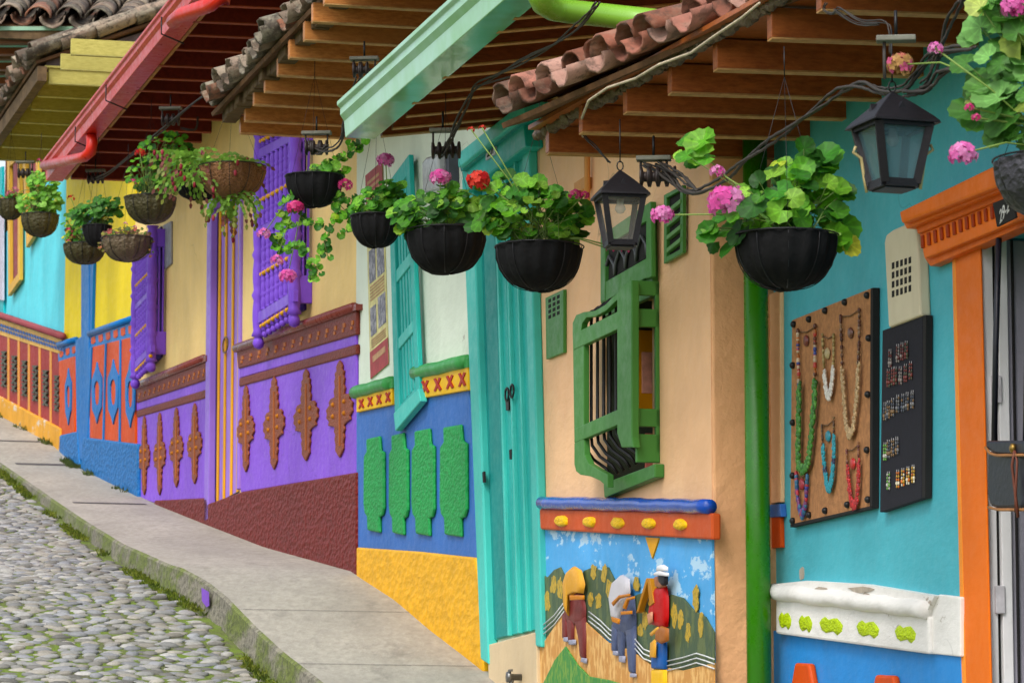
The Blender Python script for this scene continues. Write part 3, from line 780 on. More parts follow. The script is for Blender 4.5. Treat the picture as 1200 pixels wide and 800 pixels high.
# mural
mur = S('mural', W, [(634, 620), (834, 631), (837, 860), (628, 860)], 0, .012, paint('mural_sky', (96, 172, 230), .5, 20, .25, .01, .05, chips=(.53, (178, 214, 240))), hQ, 0, 'painted country scene with two pack mules and a man in a red poncho')
def mat_dapple(name, c1, c2, sc=18, p=.52):
    if name in MATS: return MATS[name]
    k = NT(name); n = k.noise(sc, 4, .6, k.mapping((1.6, 1.6, .7))); col = k.ramp(n, [(p - .04, lin(c1)), (p + .06, lin(c2))])
    k.l(col, k.b.inputs['Base Color']); k.b.inputs['Roughness'].default_value = .55; k.bump(k.noise(20, 4), .3, .01); MATS[name] = k.m; return k.m
hillm = mat_dapple('mural_hills', (62, 84, 56), (90, 104, 60), 9)
S('hills', W, [(633, 672), (641, 676), (649, 667), (656, 664), (661, 674), (672, 690), (684, 668), (694, 664), (704, 668), (712, 664), (722, 684), (735, 700), (752, 694), (766, 680), (778, 700), (786, 696), (800, 700), (812, 714), (826, 722), (836, 740), (836, 790), (780, 790), (740, 770), (700, 740), (670, 712), (645, 745), (633, 760)], .012, .022, hillm, mur, .004)
S('path', W, [(661, 716), (668, 710), (690, 732), (712, 752), (740, 762), (762, 778), (800, 785), (837, 776), (837, 860), (629, 860), (630, 762), (645, 740)], .022, .03, mat_dapple('mural_path', (196, 138, 62), (222, 176, 104), 14), mur, .003)
S('grass', W, [(636, 800), (650, 772), (662, 757), (676, 778), (690, 792), (712, 796), (726, 800), (726, 860), (634, 860)], .03, .04, mat_dapple('mural_grass', (48, 130, 50), (110, 150, 50), 22), mur, .004)
for u, v, hh in ((641, 705, 26), (648, 685, 22), (656, 690, 28), (695, 670, 20), (708, 672, 24), (713, 688, 24), (701, 704, 22), (745, 684, 20), (755, 725, 26), (762, 700, 20), (790, 720, 30), (797, 726, 24), (806, 740, 26), (815, 700, 34), (821, 732, 32), (692, 702, 18), (750, 738, 18)):
    S('yellow_tree', W, [(u + 4.0 * math.cos(x) * U(.55, 1.1), v + hh * .5 * math.sin(x) * U(.7, 1.1)) for x in [i * math.pi / 7 for i in range(14)]], .02, .0238, mat_dapple('mural_yellow', (190, 156, 40), (110, 110, 46), 60, .56), mur, 0)
S('yellow_drip', W, [(756, 629), (772, 630), (764, 654)], .012, .02, gold, mur, 0)
m = MB()
for k_ in range(3):
    o = k_ * 5.5
    for path in ([(634, 734 + o), (650, 720 + o), (662, 704 + o)], [(690, 716 + o), (704, 727 + o), (714, 737 + o), (722, 742 + o)], [(744, 748 + o), (754, 760 + o), (764, 764 + o)], [(782, 774 + o), (800, 770 + o), (816, 765 + o), (826, 768 + o), (837, 772 + o)]):
        m.tube([W.pt(u, v, .034) for u, v in path], .0035, 5)
obj('painted_fence', m, plain('fence_white', (214, 218, 220), .6), mur)
def relief(name, parts, label):
    o = None
    parts2 = []
    for nm, pts, d, t, mt in parts:
        if nm == 'hoof': parts2 += [(nm, p, d, t, mt) for p in pts]
        else: parts2.append((nm, pts, d, t, mt))
    for nm, pts, d, t, mt in parts2:
        m = MB()
        for p in (pts if isinstance(pts[0][0], tuple) else [pts]): m.pillow(W, p, d - .008, t * .38, ((1, 0), (.96, .6), (.86, .9), (.6, 1.0)))
        q = obj(nm, m, mt, mur if o is None else o, label if o is None else None)
        if o is None: o = q
    return o
def P(c, t=0): return paint('relief_%d_%d_%d' % c, c, .45, 40, .3, .006, .1)
mule1 = P((112, 50, 48)); tan_ = P((212, 158, 70)); mule2 = P((78, 88, 118)); grey_ = P((206, 204, 210)); strap_ = P((196, 124, 40))
relief('mule_relief', [('mule_relief', [[(663, 702), (672, 690), (684, 696), (687, 712), (687, 730), (676, 732), (663, 728)], [(676, 724), (687, 722), (688, 745), (688, 772), (683, 771), (681, 748)], [(668, 722), (675, 724), (674, 738), (674, 752), (669, 752), (668, 738)], [(662, 718), (667, 722), (667, 736), (667, 749), (662, 748), (662, 734)]], .035, .05, mule1),
    ('saddle_load', [(662, 682), (666, 670), (674, 663), (682, 668), (686, 684), (684, 695), (676, 694), (668, 700), (668, 722), (663, 712)], .05, .06, tan_),
    ('strap', [(668, 697), (685, 697), (685, 702), (668, 703)], .09, .02, strap_),
    ('hoof', [[(662, 746), (667, 746), (667, 752), (662, 751)], [(668, 749), (675, 749), (675, 755), (668, 755)], [(683, 770), (688, 771), (688, 777), (682, 775)]], .045, .03, P((150, 152, 170)))], 'brown relief mule with a tan load')
relief('mule_relief', [('mule_relief', [[(719, 712), (726, 698), (736, 692), (744, 700), (746, 722), (746, 740), (734, 744), (720, 736)], [(736, 734), (746, 732), (746, 760), (746, 789), (740, 788), (738, 762)], [(727, 736), (735, 738), (733, 752), (733, 770), (728, 769), (727, 752)], [(720, 730), (726, 734), (725, 748), (725, 764), (720, 763), (720, 746)]], .035, .05, mule2),
    ('saddle_load', [(716, 700), (720, 682), (730, 673), (738, 678), (739, 694), (732, 710), (727, 726), (719, 724)], .05, .06, grey_),
    ('strap', [[(717, 706), (726, 697), (738, 695), (739, 698), (727, 701), (719, 710)], [(728, 716), (741, 715), (741, 719), (728, 720)], [(717, 722), (727, 725), (726, 731), (718, 728)], [(730, 712), (735, 700), (744, 698), (744, 701), (738, 703), (734, 714)]], .09, .02, strap_),
    ('hoof', [[(720, 762), (725, 762), (725, 768), (720, 767)], [(727, 768), (733, 768), (733, 776), (727, 775)], [(740, 788), (746, 789), (746, 793), (740, 793)]], .045, .03, P((150, 152, 170)))], 'grey relief mule with a pale sack and straps')
relief('man_relief', [('red_poncho', [(771, 688), (782, 686), (784, 700), (784, 722), (783, 734), (776, 735), (764, 731), (763, 716), (766, 700)], .04, .06, P((178, 24, 30))),
    ('head', [(770, 675), (778, 673), (782, 678), (781, 687), (776, 689), (771, 687), (770, 681)], .05, .05, P((168, 112, 84))),
    ('hair', [(774, 674), (783, 674), (783, 684), (779, 686), (775, 681)], .06, .05, P((40, 38, 44))),
    ('hat', [[(769, 671), (776, 668), (784, 671), (784, 675), (776, 674), (769, 674)], [(772, 669), (773, 663), (778, 661), (783, 664), (783, 669), (777, 668)]], .075, .05, P((228, 228, 232))),
    ('trousers', [[(766, 752), (782, 752), (782, 784), (766, 783)]], .04, .05, P((36, 92, 164))),
    ('boots', [[(766, 784), (782, 784), (782, 815), (766, 815)]], .04, .05, P((226, 180, 40))),
    ('shoulder_bag', [(770, 740), (776, 733), (784, 736), (784, 750), (776, 754), (770, 750)], .08, .04, P((156, 96, 48))),
    ('machete', [[(764, 752), (769, 748), (769, 770), (763, 770)], [(763, 742), (772, 734), (773, 738), (764, 745)]], .07, .03, tan_),
    ('hand', [(760, 719), (765, 716), (765, 728), (762, 732)], .07, .03, P((190, 136, 110)))], 'relief man in red poncho and white hat')
S2('wooden_frame', W, [[(758, 677), (761, 677), (766, 706), (761, 710)], [(757, 677), (759, 680), (748, 716), (745, 718)]], .03, .06, P((176, 120, 40)), mur, .003)
# bay window (front frame stands 14 cm proud of the wall)
D1 = .145
fr = [(671, 378), (675, 368), (683, 365), (696, 364), (708, 358), (718, 347), (724, 345), (724, 339), (731, 332), (740, 329)]
win = S('window', W, [(704, 276), (762, 236), (765, 347), (706, 372)], 0, .03, greenw, hQ, .004, 'green bay window with curved wooden grille')
# cut look: dark pane in the transom
S('transom_pane', W, [(708, 291), (757, 259), (757, 302), (708, 333)], .03, .034, dark, win, 0)
S2('transom_frame', W, [[(704, 276), (762, 236), (762, 256), (704, 292)], [(704, 333), (762, 300), (763, 322), (704, 356)]], .0301, .05, greenw, win, .004)
S2('transom_frame', W, [[(703.6, 276), (709, 274), (709, 352), (703.6, 354)], [(757, 240), (762.4, 236), (763.4, 324), (757, 327)]], .0301, .053, greenw, win, .004)
m = MB()
for i in range(4):
    c = [(708 + 12.5 * i, 330 - 8 * i), (714 + 12.5 * i, 300 - 8 * i), (720.5 + 12.5 * i, 322 - 8 * i)]
    m.tube([W.pt(u, v, .045) for u, v in [(c[0][0], c[0][1]), (c[0][0] + 1, c[0][1] - 14), (c[1][0], c[1][1]), (c[2][0] - 1, c[2][1] - 12), (c[2][0], c[2][1])]], .009, 6)
obj('transom_grille', m, plain('iron_grey', (92, 94, 98), .5, .4), win)
S('front_arch', W, [(671, 378), (675, 369), (684, 365.5), (697, 364), (709, 357), (719, 347), (727, 340), (727, 348), (720, 354), (710, 364), (697, 371), (687, 372), (682, 379), (680, 392), (671, 393)], D1 - .03, D1 + .0015, greenw, win, .003)
S2('front_frame', W, [[(671, 392), (684, 386), (684, 513), (673, 519)]], D1 - .03, D1, greenw, win, .004)
S2('front_rail', W, [[(672, 391), (727, 363), (727, 384), (672, 410)], [(673, 502), (727, 478), (727, 496), (673, 519)]], D1 - .03, D1 + .003, greenw, win, .004)
S('front_foot', W, [(673, 519), (684, 514), (685, 533), (690, 543), (700, 549), (712, 556), (712, 571), (703, 563), (692, 558), (680, 556), (675, 552), (673, 544)], D1 - .03, D1 + .0015, greenw, win, .003)
S('front_stile', W, [(723, 348), (726, 338), (733, 331), (740, 328), (740, 512), (742, 524), (728, 524), (723, 508)], D1 - .035, D1 + .004, greenw, win, .006)
# side facing the camera: panels between front and wall
def sideq(zs):    # rectangle on the bay's near end between depth d and heights given as pixel rows along the stile
    pass
ae = W.sz(739, 420, D1)[0]
def endpanel(rows, d0, d1, name='side_rail', th=.03):
    m = MB()
    z0 = W.sz(739, rows[0], D1)[1]; z1 = W.sz(739, rows[1], D1)[1]
    m.prism([W.w(ae, z1, d0), W.w(ae, z1, d1), W.w(ae, z0, d1), W.w(ae, z0, d0)], [W.w(ae - th, z1, d0), W.w(ae - th, z1, d1), W.w(ae - th, z0, d1), W.w(ae - th, z0, d0)])
    obj(name, m, greenw, win, bevel=.004)
endpanel((328, 345), .0, D1); endpanel((361, 382), .0, D1); endpanel((478, 499), .0, D1); endpanel((508, 541), .0, D1 * .8); endpanel((330, 530), 0, .02, 'side_stile')
# left end of the bay
al = W.sz(673, 460, D1)[0]
m = MB(); z0 = W.sz(673, 392, D1)[1]; z1 = W.sz(673, 540, D1)[1]; m.box(W, al, al + .03, z1, z0, D1 - .07, D1 - .03); obj('side_stile', m, greenw, win, bevel=.004)
S('sill', W, [(707, 566), (767, 543), (767, 559), (708, 583)], 0, .05, greenw, win, .006)
for i in range(6):
    u = 685.5 + i * 7.3
    if u > 722: continue
    m = MB(); vt = 378 - i * 4.6; vb = 522 - i * 3.5
    m.tube([W.pt(u + 20, vt - 16, .02), W.pt(u + 8, vt - 13, D1 - .06), W.pt(u + 1, vt - 7, D1 - .03), W.pt(u, vt + 4, D1 - .045), W.pt(u, vb - 8, D1 - .045), W.pt(u + 1, vb + 3, D1 - .04), W.pt(u + 10, vb + 16, D1 - .07), W.pt(u + 24, vb + 26, D1 - .10), W.pt(u + 31, vb + 36, .02)], .0085, 7)
    obj('iron_bar', m, black_m, win)
# inner shutters
m = MB(); m.box(W, b0 - .02, b1 + .02, bz0 - .02, bz1 + .02, -.34, -.30); obj('dark_recess', m, dark, win)
zr = lambda v: W.sz(750, v, -.1)[1]
def reveal(nm, d0, d1, v0, v1, th, mt): m = MB(); m.box(W, b0 + .002, b0 + th, zr(v1), zr(v0), d0, d1); obj(nm, m, mt, win, bevel=.003)
reveal('dark_lining', -.29, -.005, 330, 560, .01, plain('lining_dark', (40, 52, 36), .8))
reveal('shutter', -.27, -.135, 378, 478, .03, paint('shutter_ochre', (204, 140, 36), .5, 30, .2))
reveal('shutter_panel', -.235, -.18, 404, 453, .034, plain('pink_pane', (214, 150, 130), .5))
reveal('curtain', -.27, -.2, 500, 545, .02, paint('curtain_pink', (176, 106, 96), .8))
# louvred vent, small vent, conduit
lv = S('louvre_vent', W, [(778, 229), (800, 217), (800, 296), (778, 309)], 0, .012, dark, hQ, 0, 'green louvred vent')
S2('vent_frame', W, [[(778, 229), (781, 227), (781, 307), (778, 309)], [(797, 219), (800, 217), (800, 296), (797, 298)], [(781, 227), (797, 219), (797, 223), (781, 232)], [(781, 301), (797, 292), (797, 298), (781, 307)]], .012, .03, greenw, lv, .002)
S2('slat', W, [[(781, 246 + i * 15), (797, 233 + i * 15), (797, 238 + i * 15), (781, 251 + i * 15)] for i in range(4)], .012, .035, paint('slat_green', (112, 160, 100), .5), lv, .002)
sv = S('wall_vent', W, [(639, 349), (660, 339), (660, 413), (640, 421)], 0, .02, greenw, hQ, .003, 'small green perforated vent cover')
m = MB()
for i in range(3):
    for j in range(4):
        u, v = 642.5 + i * 5, 351 + j * 6.3 - i * 2.3; m.slab(W, [(u, v), (u + 3, v - 1.4), (u + 3, v + 2.6), (u, v + 4)], .02, .0215)
obj('vent_holes', m, dark, sv)
m = MB(); m.tube([W.pt(688, 150, .03), W.pt(688, 252, .03)], .016, 8); m.cube(W.pt(683, 218, .02), W.t * .1, W.nrm * .02, Vector((0, 0, .03))); obj('conduit', m, paint('conduit_tan', (208, 150, 92), .5), hQ)
# downpipe, roof B
lime = paint('sunlit_pipe_green', (122, 168, 66), .28, 30, .06, .003, .1, streak=.15)  # pipe green made lighter, sunlight on the upper run painted into the colour
pipe_g = paint('pipe_green', (52, 122, 16), .3, 12, .12, .006, .3, streak=.35)
pB = [PZ(u, v, eB.z) for u, v in ((444, 160), (456, 150), (475, 136), (487, 120), (504, 108), (522, 90), (540, 76), (562, 54), (586, 37), (606, 21))]
st = (pB[-1] - pB[0]) / 9
endsB = [p for p in pB] + [pB[-1] + st]
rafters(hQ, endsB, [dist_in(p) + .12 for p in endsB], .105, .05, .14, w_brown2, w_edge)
aB = (eB - W.o).dot(W.t)
m = MB()
m.prism([W.w(aB - .05, eB.z + .105, OV + .06), W.w(aQ1 + .05, eB.z + .105, OV + .06), W.w(aQ1 + .05, eB.z + .225, -.05), W.w(aB - .05, eB.z + .225, -.05)], [W.w(aB - .05, eB.z + .13, OV + .06), W.w(aQ1 + .05, eB.z + .13, OV + .06), W.w(aQ1 + .05, eB.z + .25, -.05), W.w(aB - .05, eB.z + .25, -.05)])
obj('soffit_boards', m, w_brown2, hQ)
k = NT('mint_gutter'); n = k.noise(2.0, 4); col = k.ramp(n, [(.35, lin((120, 184, 120))), (.6, lin((146, 200, 164)))]); k.l(col, k.b.inputs['Base Color']); k.b.inputs['Roughness'].default_value = .16; k.bump(k.noise(1.5, 2), .3, .05)
gB = gutter(hQ, W.w(aB - .06, eB.z - .005, OV + .01), aQ1 - aB + .12, .2, .2, k.m)
tile_field(hQ, W.w(aB + .1, eB.z + .17, OV - .02), Vector(W.t), -W.nrm, aQ1 - aB, .36, 9, .24, TILE_OLD)
q0 = W.w(aQ1 - .02, eB.z - .02, OV + .1)
m = MB(); path = [W.pt(629, -30, OV + .1), W.pt(631, -6, OV + .1), W.pt(636, 4, OV + .06), W.pt(648, 11, OV), W.pt(664, 13.5, OV - .08), W.pt(790, 27, .25), W.pt(850, 34, .1)]
base = W.w(aQ1 + .12, 0, -.03); zt_ = W.pt(850, 34, .1).z
path += [Vector((base.x, base.y, zt_ - .12)), Vector((base.x, base.y, zt_ - .4))]
m.tube(path, .055, 18); obj('gutter_pipe', m, lime, gB)
pb = W.pt(889, 500, .0); aP = (pb - W.o).dot(W.t)
dp = MB(); c = Vector(W.w(aQ1 + .13, 0, -.03))
# vertical pipe standing in front of the end wall at pixel column 889
yy = c.y; xx = (889 - 600) / FP * yy
dp.tube([Vector((xx, yy, zt_ - .3)), Vector((xx, yy, zg(aQ1) - .5))], .056, 20); obj('downpipe', dp, pipe_g, hQ, label='dark green round downpipe')

# ================================================================ HOUSE: yellow / orange / blue
hY = house('yellow', aX[157], 'yellow house with bright blue post and orange panelled dado')
obj('wall', wall_mesh(W, aX[75], aX[157] - .004, zg(aX[157]) - .4, eE.z + .2), yellowp, hY)
body(hY, W, aX[75], aX[157], zg(aX[157]) - .4, eE.z, yellowp)
S('plinth', W, [(97, 512), (161, 520), (161, 590), (94, 556)], 0, .05, blue_st, hY, .015, 'rough blue stucco plinth')
S('plinth', W, [(68, 510), (90, 505), (93, 556), (69, 532)], 0, .05, blue_st, hY, .015)
# column / door post
S('door', W, [(95, 262), (111, 240), (107, 400), (95, 400)], 0, .03, blue_w, hY, .004, 'blue door')
S2('door_post', W, [[(88, 398), (98, 392), (97, 540), (90, 536)], [(97, 300), (104, 290), (104, 535), (97, 540)]], .0, .04, blue_w, hY, .01)
S('door_post', W, [(104, 300), (108, 298), (104, 520), (100, 528)], .0, .025, paint('blue_mid', (40, 126, 190), .45), hY, .008)
Q = [(106, 407), (157, 394), (158, 521), (101, 515)]
S('orange_dado', W, Q, 0, .03, orange_d, hY, .004)
S2('dado_batten', W, [sub(Q, -.02, .02, 0, 1), sub(Q, .325, .345, 0, 1), sub(Q, .66, .68, 0, 1)], .03, .045, blue_w, hY, .003)
Lq = [(104, 389), (157, 371), (157, 395), (105, 408)]
lb = S('blue_ledge', W, Lq, 0, .025, blue_w, hY, .006)
m = MB(); m.tube([W.pt(105, 391, .03), W.pt(156, 373, .03)], .03, 10); obj('ledge_roll', m, blue_w, lb)
for i in range(6):
    c = (i + .5) / 6; m = MB(); m.slab(W, inquad(Lq, [(c - .045, .38), (c + .04, .36), (c + .045, .72), (c, .80), (c - .045, .74)]), .025, .03); obj('orange_inset', m, orange_d, lb)
Lq = [(68, 403), (90, 397), (90, 417), (68, 424)]
lb = S('blue_ledge', W, Lq, 0, .025, blue_w, hY, .006)
m = MB(); m.tube([W.pt(69, 404, .03), W.pt(89, 398, .03)], .03, 10); obj('ledge_roll', m, blue_w, lb)
for i in range(3):
    c = (i + .5) / 3; m = MB(); m.slab(W, inquad(Lq, [(c - .09, .4), (c + .09, .38), (c + .09, .7), (c, .8), (c - .09, .74)]), .025, .03); obj('orange_inset', m, orange_d, lb)
S('orange_dado', W, [(69, 423), (88, 417), (87, 508), (69, 512)], 0, .03, orange_d, hY, .004)
for (u, v0, v1, wd) in ((113, 424, 496, 13), (132, 421, 497, 13.5), (152, 422, 501, 12), (79.5, 431, 498, 8)):
    m = MB(); H_ = v1 - v0
    out = [(0, 0), (.25, .08), (.3, .14), (.75, .2), (.9, .27), (1, .3), (.92, .5), (1, .68), (.8, .76), (.6, .82), (.3, .88), (.2, .95), (0, 1)]
    inn = [(0, .3), (.3, .33), (.45, .4), (.48, .5), (.45, .6), (.3, .68), (0, .72)]
    for sgn in (1, -1):
        OO = [(u + sgn * x * wd / 2, v0 + t * H_ - sgn * x * 1.5) for x, t in out]; II = [(u + sgn * x * wd / 2, v0 + t * H_ - sgn * x) for x, t in inn]
        n = len(OO); Pts = [OO[round(i * (n - 1) / 6)] for i in range(7)]
        for i in range(6): m.slab(W, [Pts[i], Pts[i + 1], II[i + 1], II[i]], .03, .042)
    obj('blue_ornament', m, blue_w, hY, bevel=0)
# roof E
pE = [PZ(-8 + (187 - v) / 1.35, v, eE.z) for v in (187, 172, 157, 143, 128, 113, 98)]
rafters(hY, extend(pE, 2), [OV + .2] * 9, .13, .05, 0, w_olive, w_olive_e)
aE_ = (eE - W.o).dot(W.t)
m = MB(); m.box(W, aE_ - .05, aX[157], eE.z + .132, eE.z + .15, -.1, OV + .03); obj('soffit_boards', m, w_olive, hY)
m = MB(); m.box(W, aE_ - .05, aX[157] + .05, eE.z + .0, eE.z + .13, OV + .02, OV + .1); obj('eave_board', m, w_old, hY)
m = MB(); q = [W.w(aX[157] - .1, eE.z + .12, OV + .05), W.w(aX[157] - .1, eE.z + .12, -.9), W.w(aX[157] - .1, eE.z + .12 + 1.75 * .4, -.9), W.w(aX[157] - .1, eE.z + .2, OV)]
m.prism(q, [x - W.t * .05 for x in q]); obj('verge_board', m, plain('verge_grey', (112, 96, 96), .9), hY)
tile_field(hY, W.w(aE_ - .1, eE.z + .2, OV + .12), Vector(W.t), -W.nrm, aX[157] - aE_ + .05, .4, 9, .24, TILE_OLD, .11, jit=.05)

# ================================================================ HOUSE: far cyan
hC = house('far_cyan', aX[75], 'pale cyan house at the top with maroon panelled dado')
aZ = aX[-260]
obj('wall', wall_mesh(W, aZ, aX[75] - .004, zg(aX[75]) - .4, eE.z + .15), cyan_far, hC)
body(hC, W, aZ, aX[75], zg(aX[75]) - .4, eE.z - .8, cyan_far)
def ln(u, a, b): return a + (b - a) * u / 72.0
XL = -140
S('plinth', W, [(XL, ln(XL, 465, 503)), (70, 502), (70, 535), (XL, ln(XL, 500, 535))], 0, .05, paint('yellow_peeling', (214, 158, 66), .6, 24, .4, .012, .3, chips=(.58, (206, 196, 176))), hC, .01)
S('dado', W, [(XL, ln(XL, 391, 413)), (71, 413), (70, 503), (XL, ln(XL, 465, 503))], 0, .02, maroon, hC, .004)
bd = S('cream_band', W, [(XL, ln(XL, 374, 398)), (72, 398), (71, 415), (XL, ln(XL, 392, 415))], 0, .03, paint('cream_band', (222, 176, 98), .55), hC, .004)
m = MB()
for i in range(42):
    u = -60 + i * 3.2; 
    for r_ in range(2):
        v = ln(u, 379, 403) + r_ * 5.2 + (0); m.slab(W, [(u + r_ * 1.4, v), (u + 2.0 + r_ * 1.4, v + .7), (u + 2.0 + r_ * 1.4, v + 4.2), (u + r_ * 1.4, v + 3.5)], .04, .045)
obj('blue_checks', m, paint('check_blue', (56, 92, 150), .5), bd)
m = MB(); A, B = W.pt(XL, ln(XL, 369, 393), .05), W.pt(74, 394, .05); m.tube([A, B], .035, 10); obj('ledge', m, paint('ledge_maroon', (142, 74, 80), .5), hC)
for u in (-29, -16, -3, 9.5, 21.5, 33.5, 46, 59):
    S('dado_batten', W, [(u - 1.1, ln(u, 391, 413)), (u + 1.1, ln(u, 391, 413) + .6), (u + 1.1, ln(u, 465, 503) + 6), (u - 1.1, ln(u, 465, 503) + 5)], .02, .026, paint('batten_ochre', (214, 150, 76), .5), hC, .004)
for j, u in enumerate((-22, -9, 3.5, 15.5, 27.5, 40, 52, 65.5)):
    m = MB(); vc = ln(u, 430, 463)
    for k_ in range(5):
        y = vc - 17 + k_ * 8.6
        m.slab(W, [(u - 3, y - 3), (u - 1.2, y - 3.5), (u + 3.2, y + 4), (u + 1.4, y + 4.4)], .02, .04); m.slab(W, [(u + 3, y - 2.5), (u + 1.2, y - 3.5), (u - 3.2, y + 3), (u - 1.4, y + 4)], .02, .043)
    obj('grey_ornament', m, paint('ornament_grey', (84, 84, 74), .6, 40, .4), hC)
# windows
for Qw in ([(9, 191), (22, 179), (22, 326), (10, 343)], [(27, 178), (44, 160), (43, 268), (31, 287)]):
    wn = S('window', W, Qw, 0, .02, plain('window_dark_green', (30, 60, 50), .4), hC, 0, 'maroon shuttered window in an ochre frame')
    S2('frame', W, [sub(Qw, -.05, .12, -.02, 1.02), sub(Qw, .88, 1.05, -.02, 1.02), sub(Qw, .12, .88, -.02, .04), sub(Qw, .12, .88, .95, 1.02)], .02, .06, paint('frame_ochre', (214, 168, 78), .5), wn, .004)
    S2('shutter', W, [sub(Qw, .5, .86, .05, .95)], .02, .045, paint('shutter_maroon', (140, 44, 44), .5), wn, .003)
S('door', W, [(-40, 215), (2, 195), (4, 372), (-40, 362)], 0, .03, paint('door_aqua', (40, 170, 176), .45), hC, .004, 'turquoise door')
S('wall_sign', W, [(-6, 252), (3, 246), (3, 352), (-6, 350)], .03, .05, plain('sign_pale', (196, 190, 206), .6), hC, .002)

# upper building with wavy tile eave facing down the street
YU = 40.5
c0 = PY(-60, 22, YU); c1 = PY(215, 34, YU)
hU = thing('house', Vector((c0.x + 4, 45, c0.z - 3)), 'old upper house with grey tile eave and striped teal and brown soffit', 'house', HOUSES)
sd = (c1 - c0); LU = sd.length; sd.normalize()
inw = Vector((0, 1, 0)); zE = c0.z
tile_field(hU, c0 + Vector((0, 0, -.02)), sd, inw, LU, .36, 8, .3, TILE_OLD, .135, jit=.06)
m = MB(); m.cube((c0 + c1) / 2 + Vector((0, .06, -.12)), sd * LU / 2, Vector((0, .04, 0)), Vector((0, 0, .05))); obj('eave_board', m, w_old, hU)
for i in range(12):
    y = YU + .15 + i * .38
    m = MB(); m.cube(Vector(((c0.x + c1.x) / 2, y, zE - .2 - .03 * (i % 2))), Vector((LU / 2, 0, .0)), Vector((0, .05, 0)), Vector((0, 0, .035)))
    obj('rafter', m, w_brown2 if i % 2 else wood('rafter_fade', (130, 84, 50), (90, 60, 36), .7, (3, 14, 14)), hU)
m = MB(); m.cube(Vector(((c0.x + c1.x) / 2, YU + 2.3, zE - .1)), Vector((LU / 2, 0, 0)), Vector((0, 2.3, 0)), Vector((0, 0, .02))); obj('soffit_boards', m, paint('soffit_mint', (150, 184, 160), .7), hU)
m = MB(); m.cube(Vector(((c0.x + c1.x) / 2, YU + 4.9, zE - 1.3)), Vector((LU / 2, 0, 0)), Vector((0, .15, 0)), Vector((0, 0, 1.3))); obj('wall', m, paint('upper_brown', (120, 78, 52), .7), hU)
m = MB(); xx_ = PY(79, 50, YU + 3).x; m.cube(Vector((xx_, YU + 2.4, zE - .45)), Vector((.07, 0, 0)), Vector((0, .07, 0)), Vector((0, 0, .35))); obj('teal_post', m, teal, hU)

# ================================================================ HOUSE: cyan shop (near)
aS0 = SHOP.sz(905, 500)[0]; aS1 = SHOP.sz(1200, 400)[0] + 3.2
hS = thing('house', SHOP.w(aS0 + 1.5, zg(aS0 + 1.5), 0), 'turquoise shop front with orange door frame and white ledge', 'house', HOUSES)
sl_, sr_ = SHOP.sz(1149, 400)[0], aS1 - 2.1
ztS = SHOP.sz(1120, 290)[1]
obj('wall', wall_mesh(SHOP, SHOP.sz(903, 500)[0], aS1, -1.0, eA.z + .8, [(sl_, sr_, -.9, ztS)], th=.35), cyan, hS)
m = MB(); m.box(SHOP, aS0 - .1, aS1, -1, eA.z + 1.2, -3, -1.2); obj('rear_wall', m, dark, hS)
# strip of the peach dado showing behind the pipe
S2('corner_strip', SHOP, [[(900, 345), (914, 340), (915, 588), (900, 590)]], .0, .02, peach, hS, .003)
S2('corner_strip', SHOP, [[(902, 591), (914, 590), (915, 605), (902, 606)]], .0, .03, blue_h, hS, .004); S2('corner_strip', SHOP, [[(903, 606), (914, 605), (915, 641), (903, 642)]], .0, .02, orange_d, hS, .003)
S('dado', SHOP, [(905, 738), (1126, 766), (1130, 870), (905, 870)], 0, .015, paint('dado_blue', (56, 136, 206), .5, 26, .35, .01, .1), hS, .004)
led = S('white_ledge', SHOP, [(909, 700), (1088, 722), (1088, 766), (909, 742)], 0, .05, white_p, hS, .01)
m = MB(); A, B = SHOP.pt(907, 693, .05), SHOP.pt(1087, 714, .05)
m.tube([lerp(A, B, i / 20) + Vector((0, 0, U(-.004, .004))) for i in range(21)], .037, 14); m.slab(SHOP, [(906, 684), (945, 680), (1010, 684), (1095, 698), (1087, 714), (907, 694)], 0, .05)
obj('ledge_roll', m, white_p, led)
S('ledge_end', SHOP, [(1086, 706), (1100, 696), (1125, 699), (1125, 769), (1087, 765)], 0, .03, white_p, led, .006)
for (u, v, w_) in ((920, 727, 7.5), (944, 730.5, 8), (974, 733, 14), (1017, 737, 13.5), (1061, 742.5, 12.5)):
    pts = [(-1, -.2), (-.8, -.7), (-.5, -1), (-.2, -.7), (.1, -.9), (.5, -1), (.8, -.6), (1, -.2), (.9, .5), (.55, 1), (.2, .6), (-.1, .75), (-.45, .9), (-.8, .6)]
    m = MB(); m.pillow(SHOP, [(u + x * w_, v + y * 10 + x * w_ * .12) for x, y in pts], .05, .006); obj('green_boss', m, stucco('lime_boss', (176, 200, 50), 60, .6), led)
for (u0, u1, v0) in ((927, 952, 776), (1021, 1050, 790)):
    m = MB(); m.slab(SHOP, [(u0 + 4, v0), (u1 - 5, v0 + 1), (u1, v0 + 30), (u1 + 8, v0 + 90), (u0 - 9, v0 + 90), (u0 - 1, v0 + 29)], .015, .05); obj('orange_ornament', m, orange_d, hS, bevel=.012)
for j, (u, v, a_, b_) in enumerate(((939, 672, 3, 9), (1006, 690, 16, 4), (962, 690, 8, 3), (1014, 697, 5, 3))):
    m = MB(); m.slab(SHOP, [(u + a_ * math.cos(x) * U(.6, 1.2), v + b_ * math.sin(x) * U(.6, 1.2)) for x in [i * math.pi / 5 for i in range(10)]], .0 if j == 0 else .05, .004 if j == 0 else .054)
    obj('paint_chip', m, plain('bare_plaster', (172, 160, 144), .9), hS)
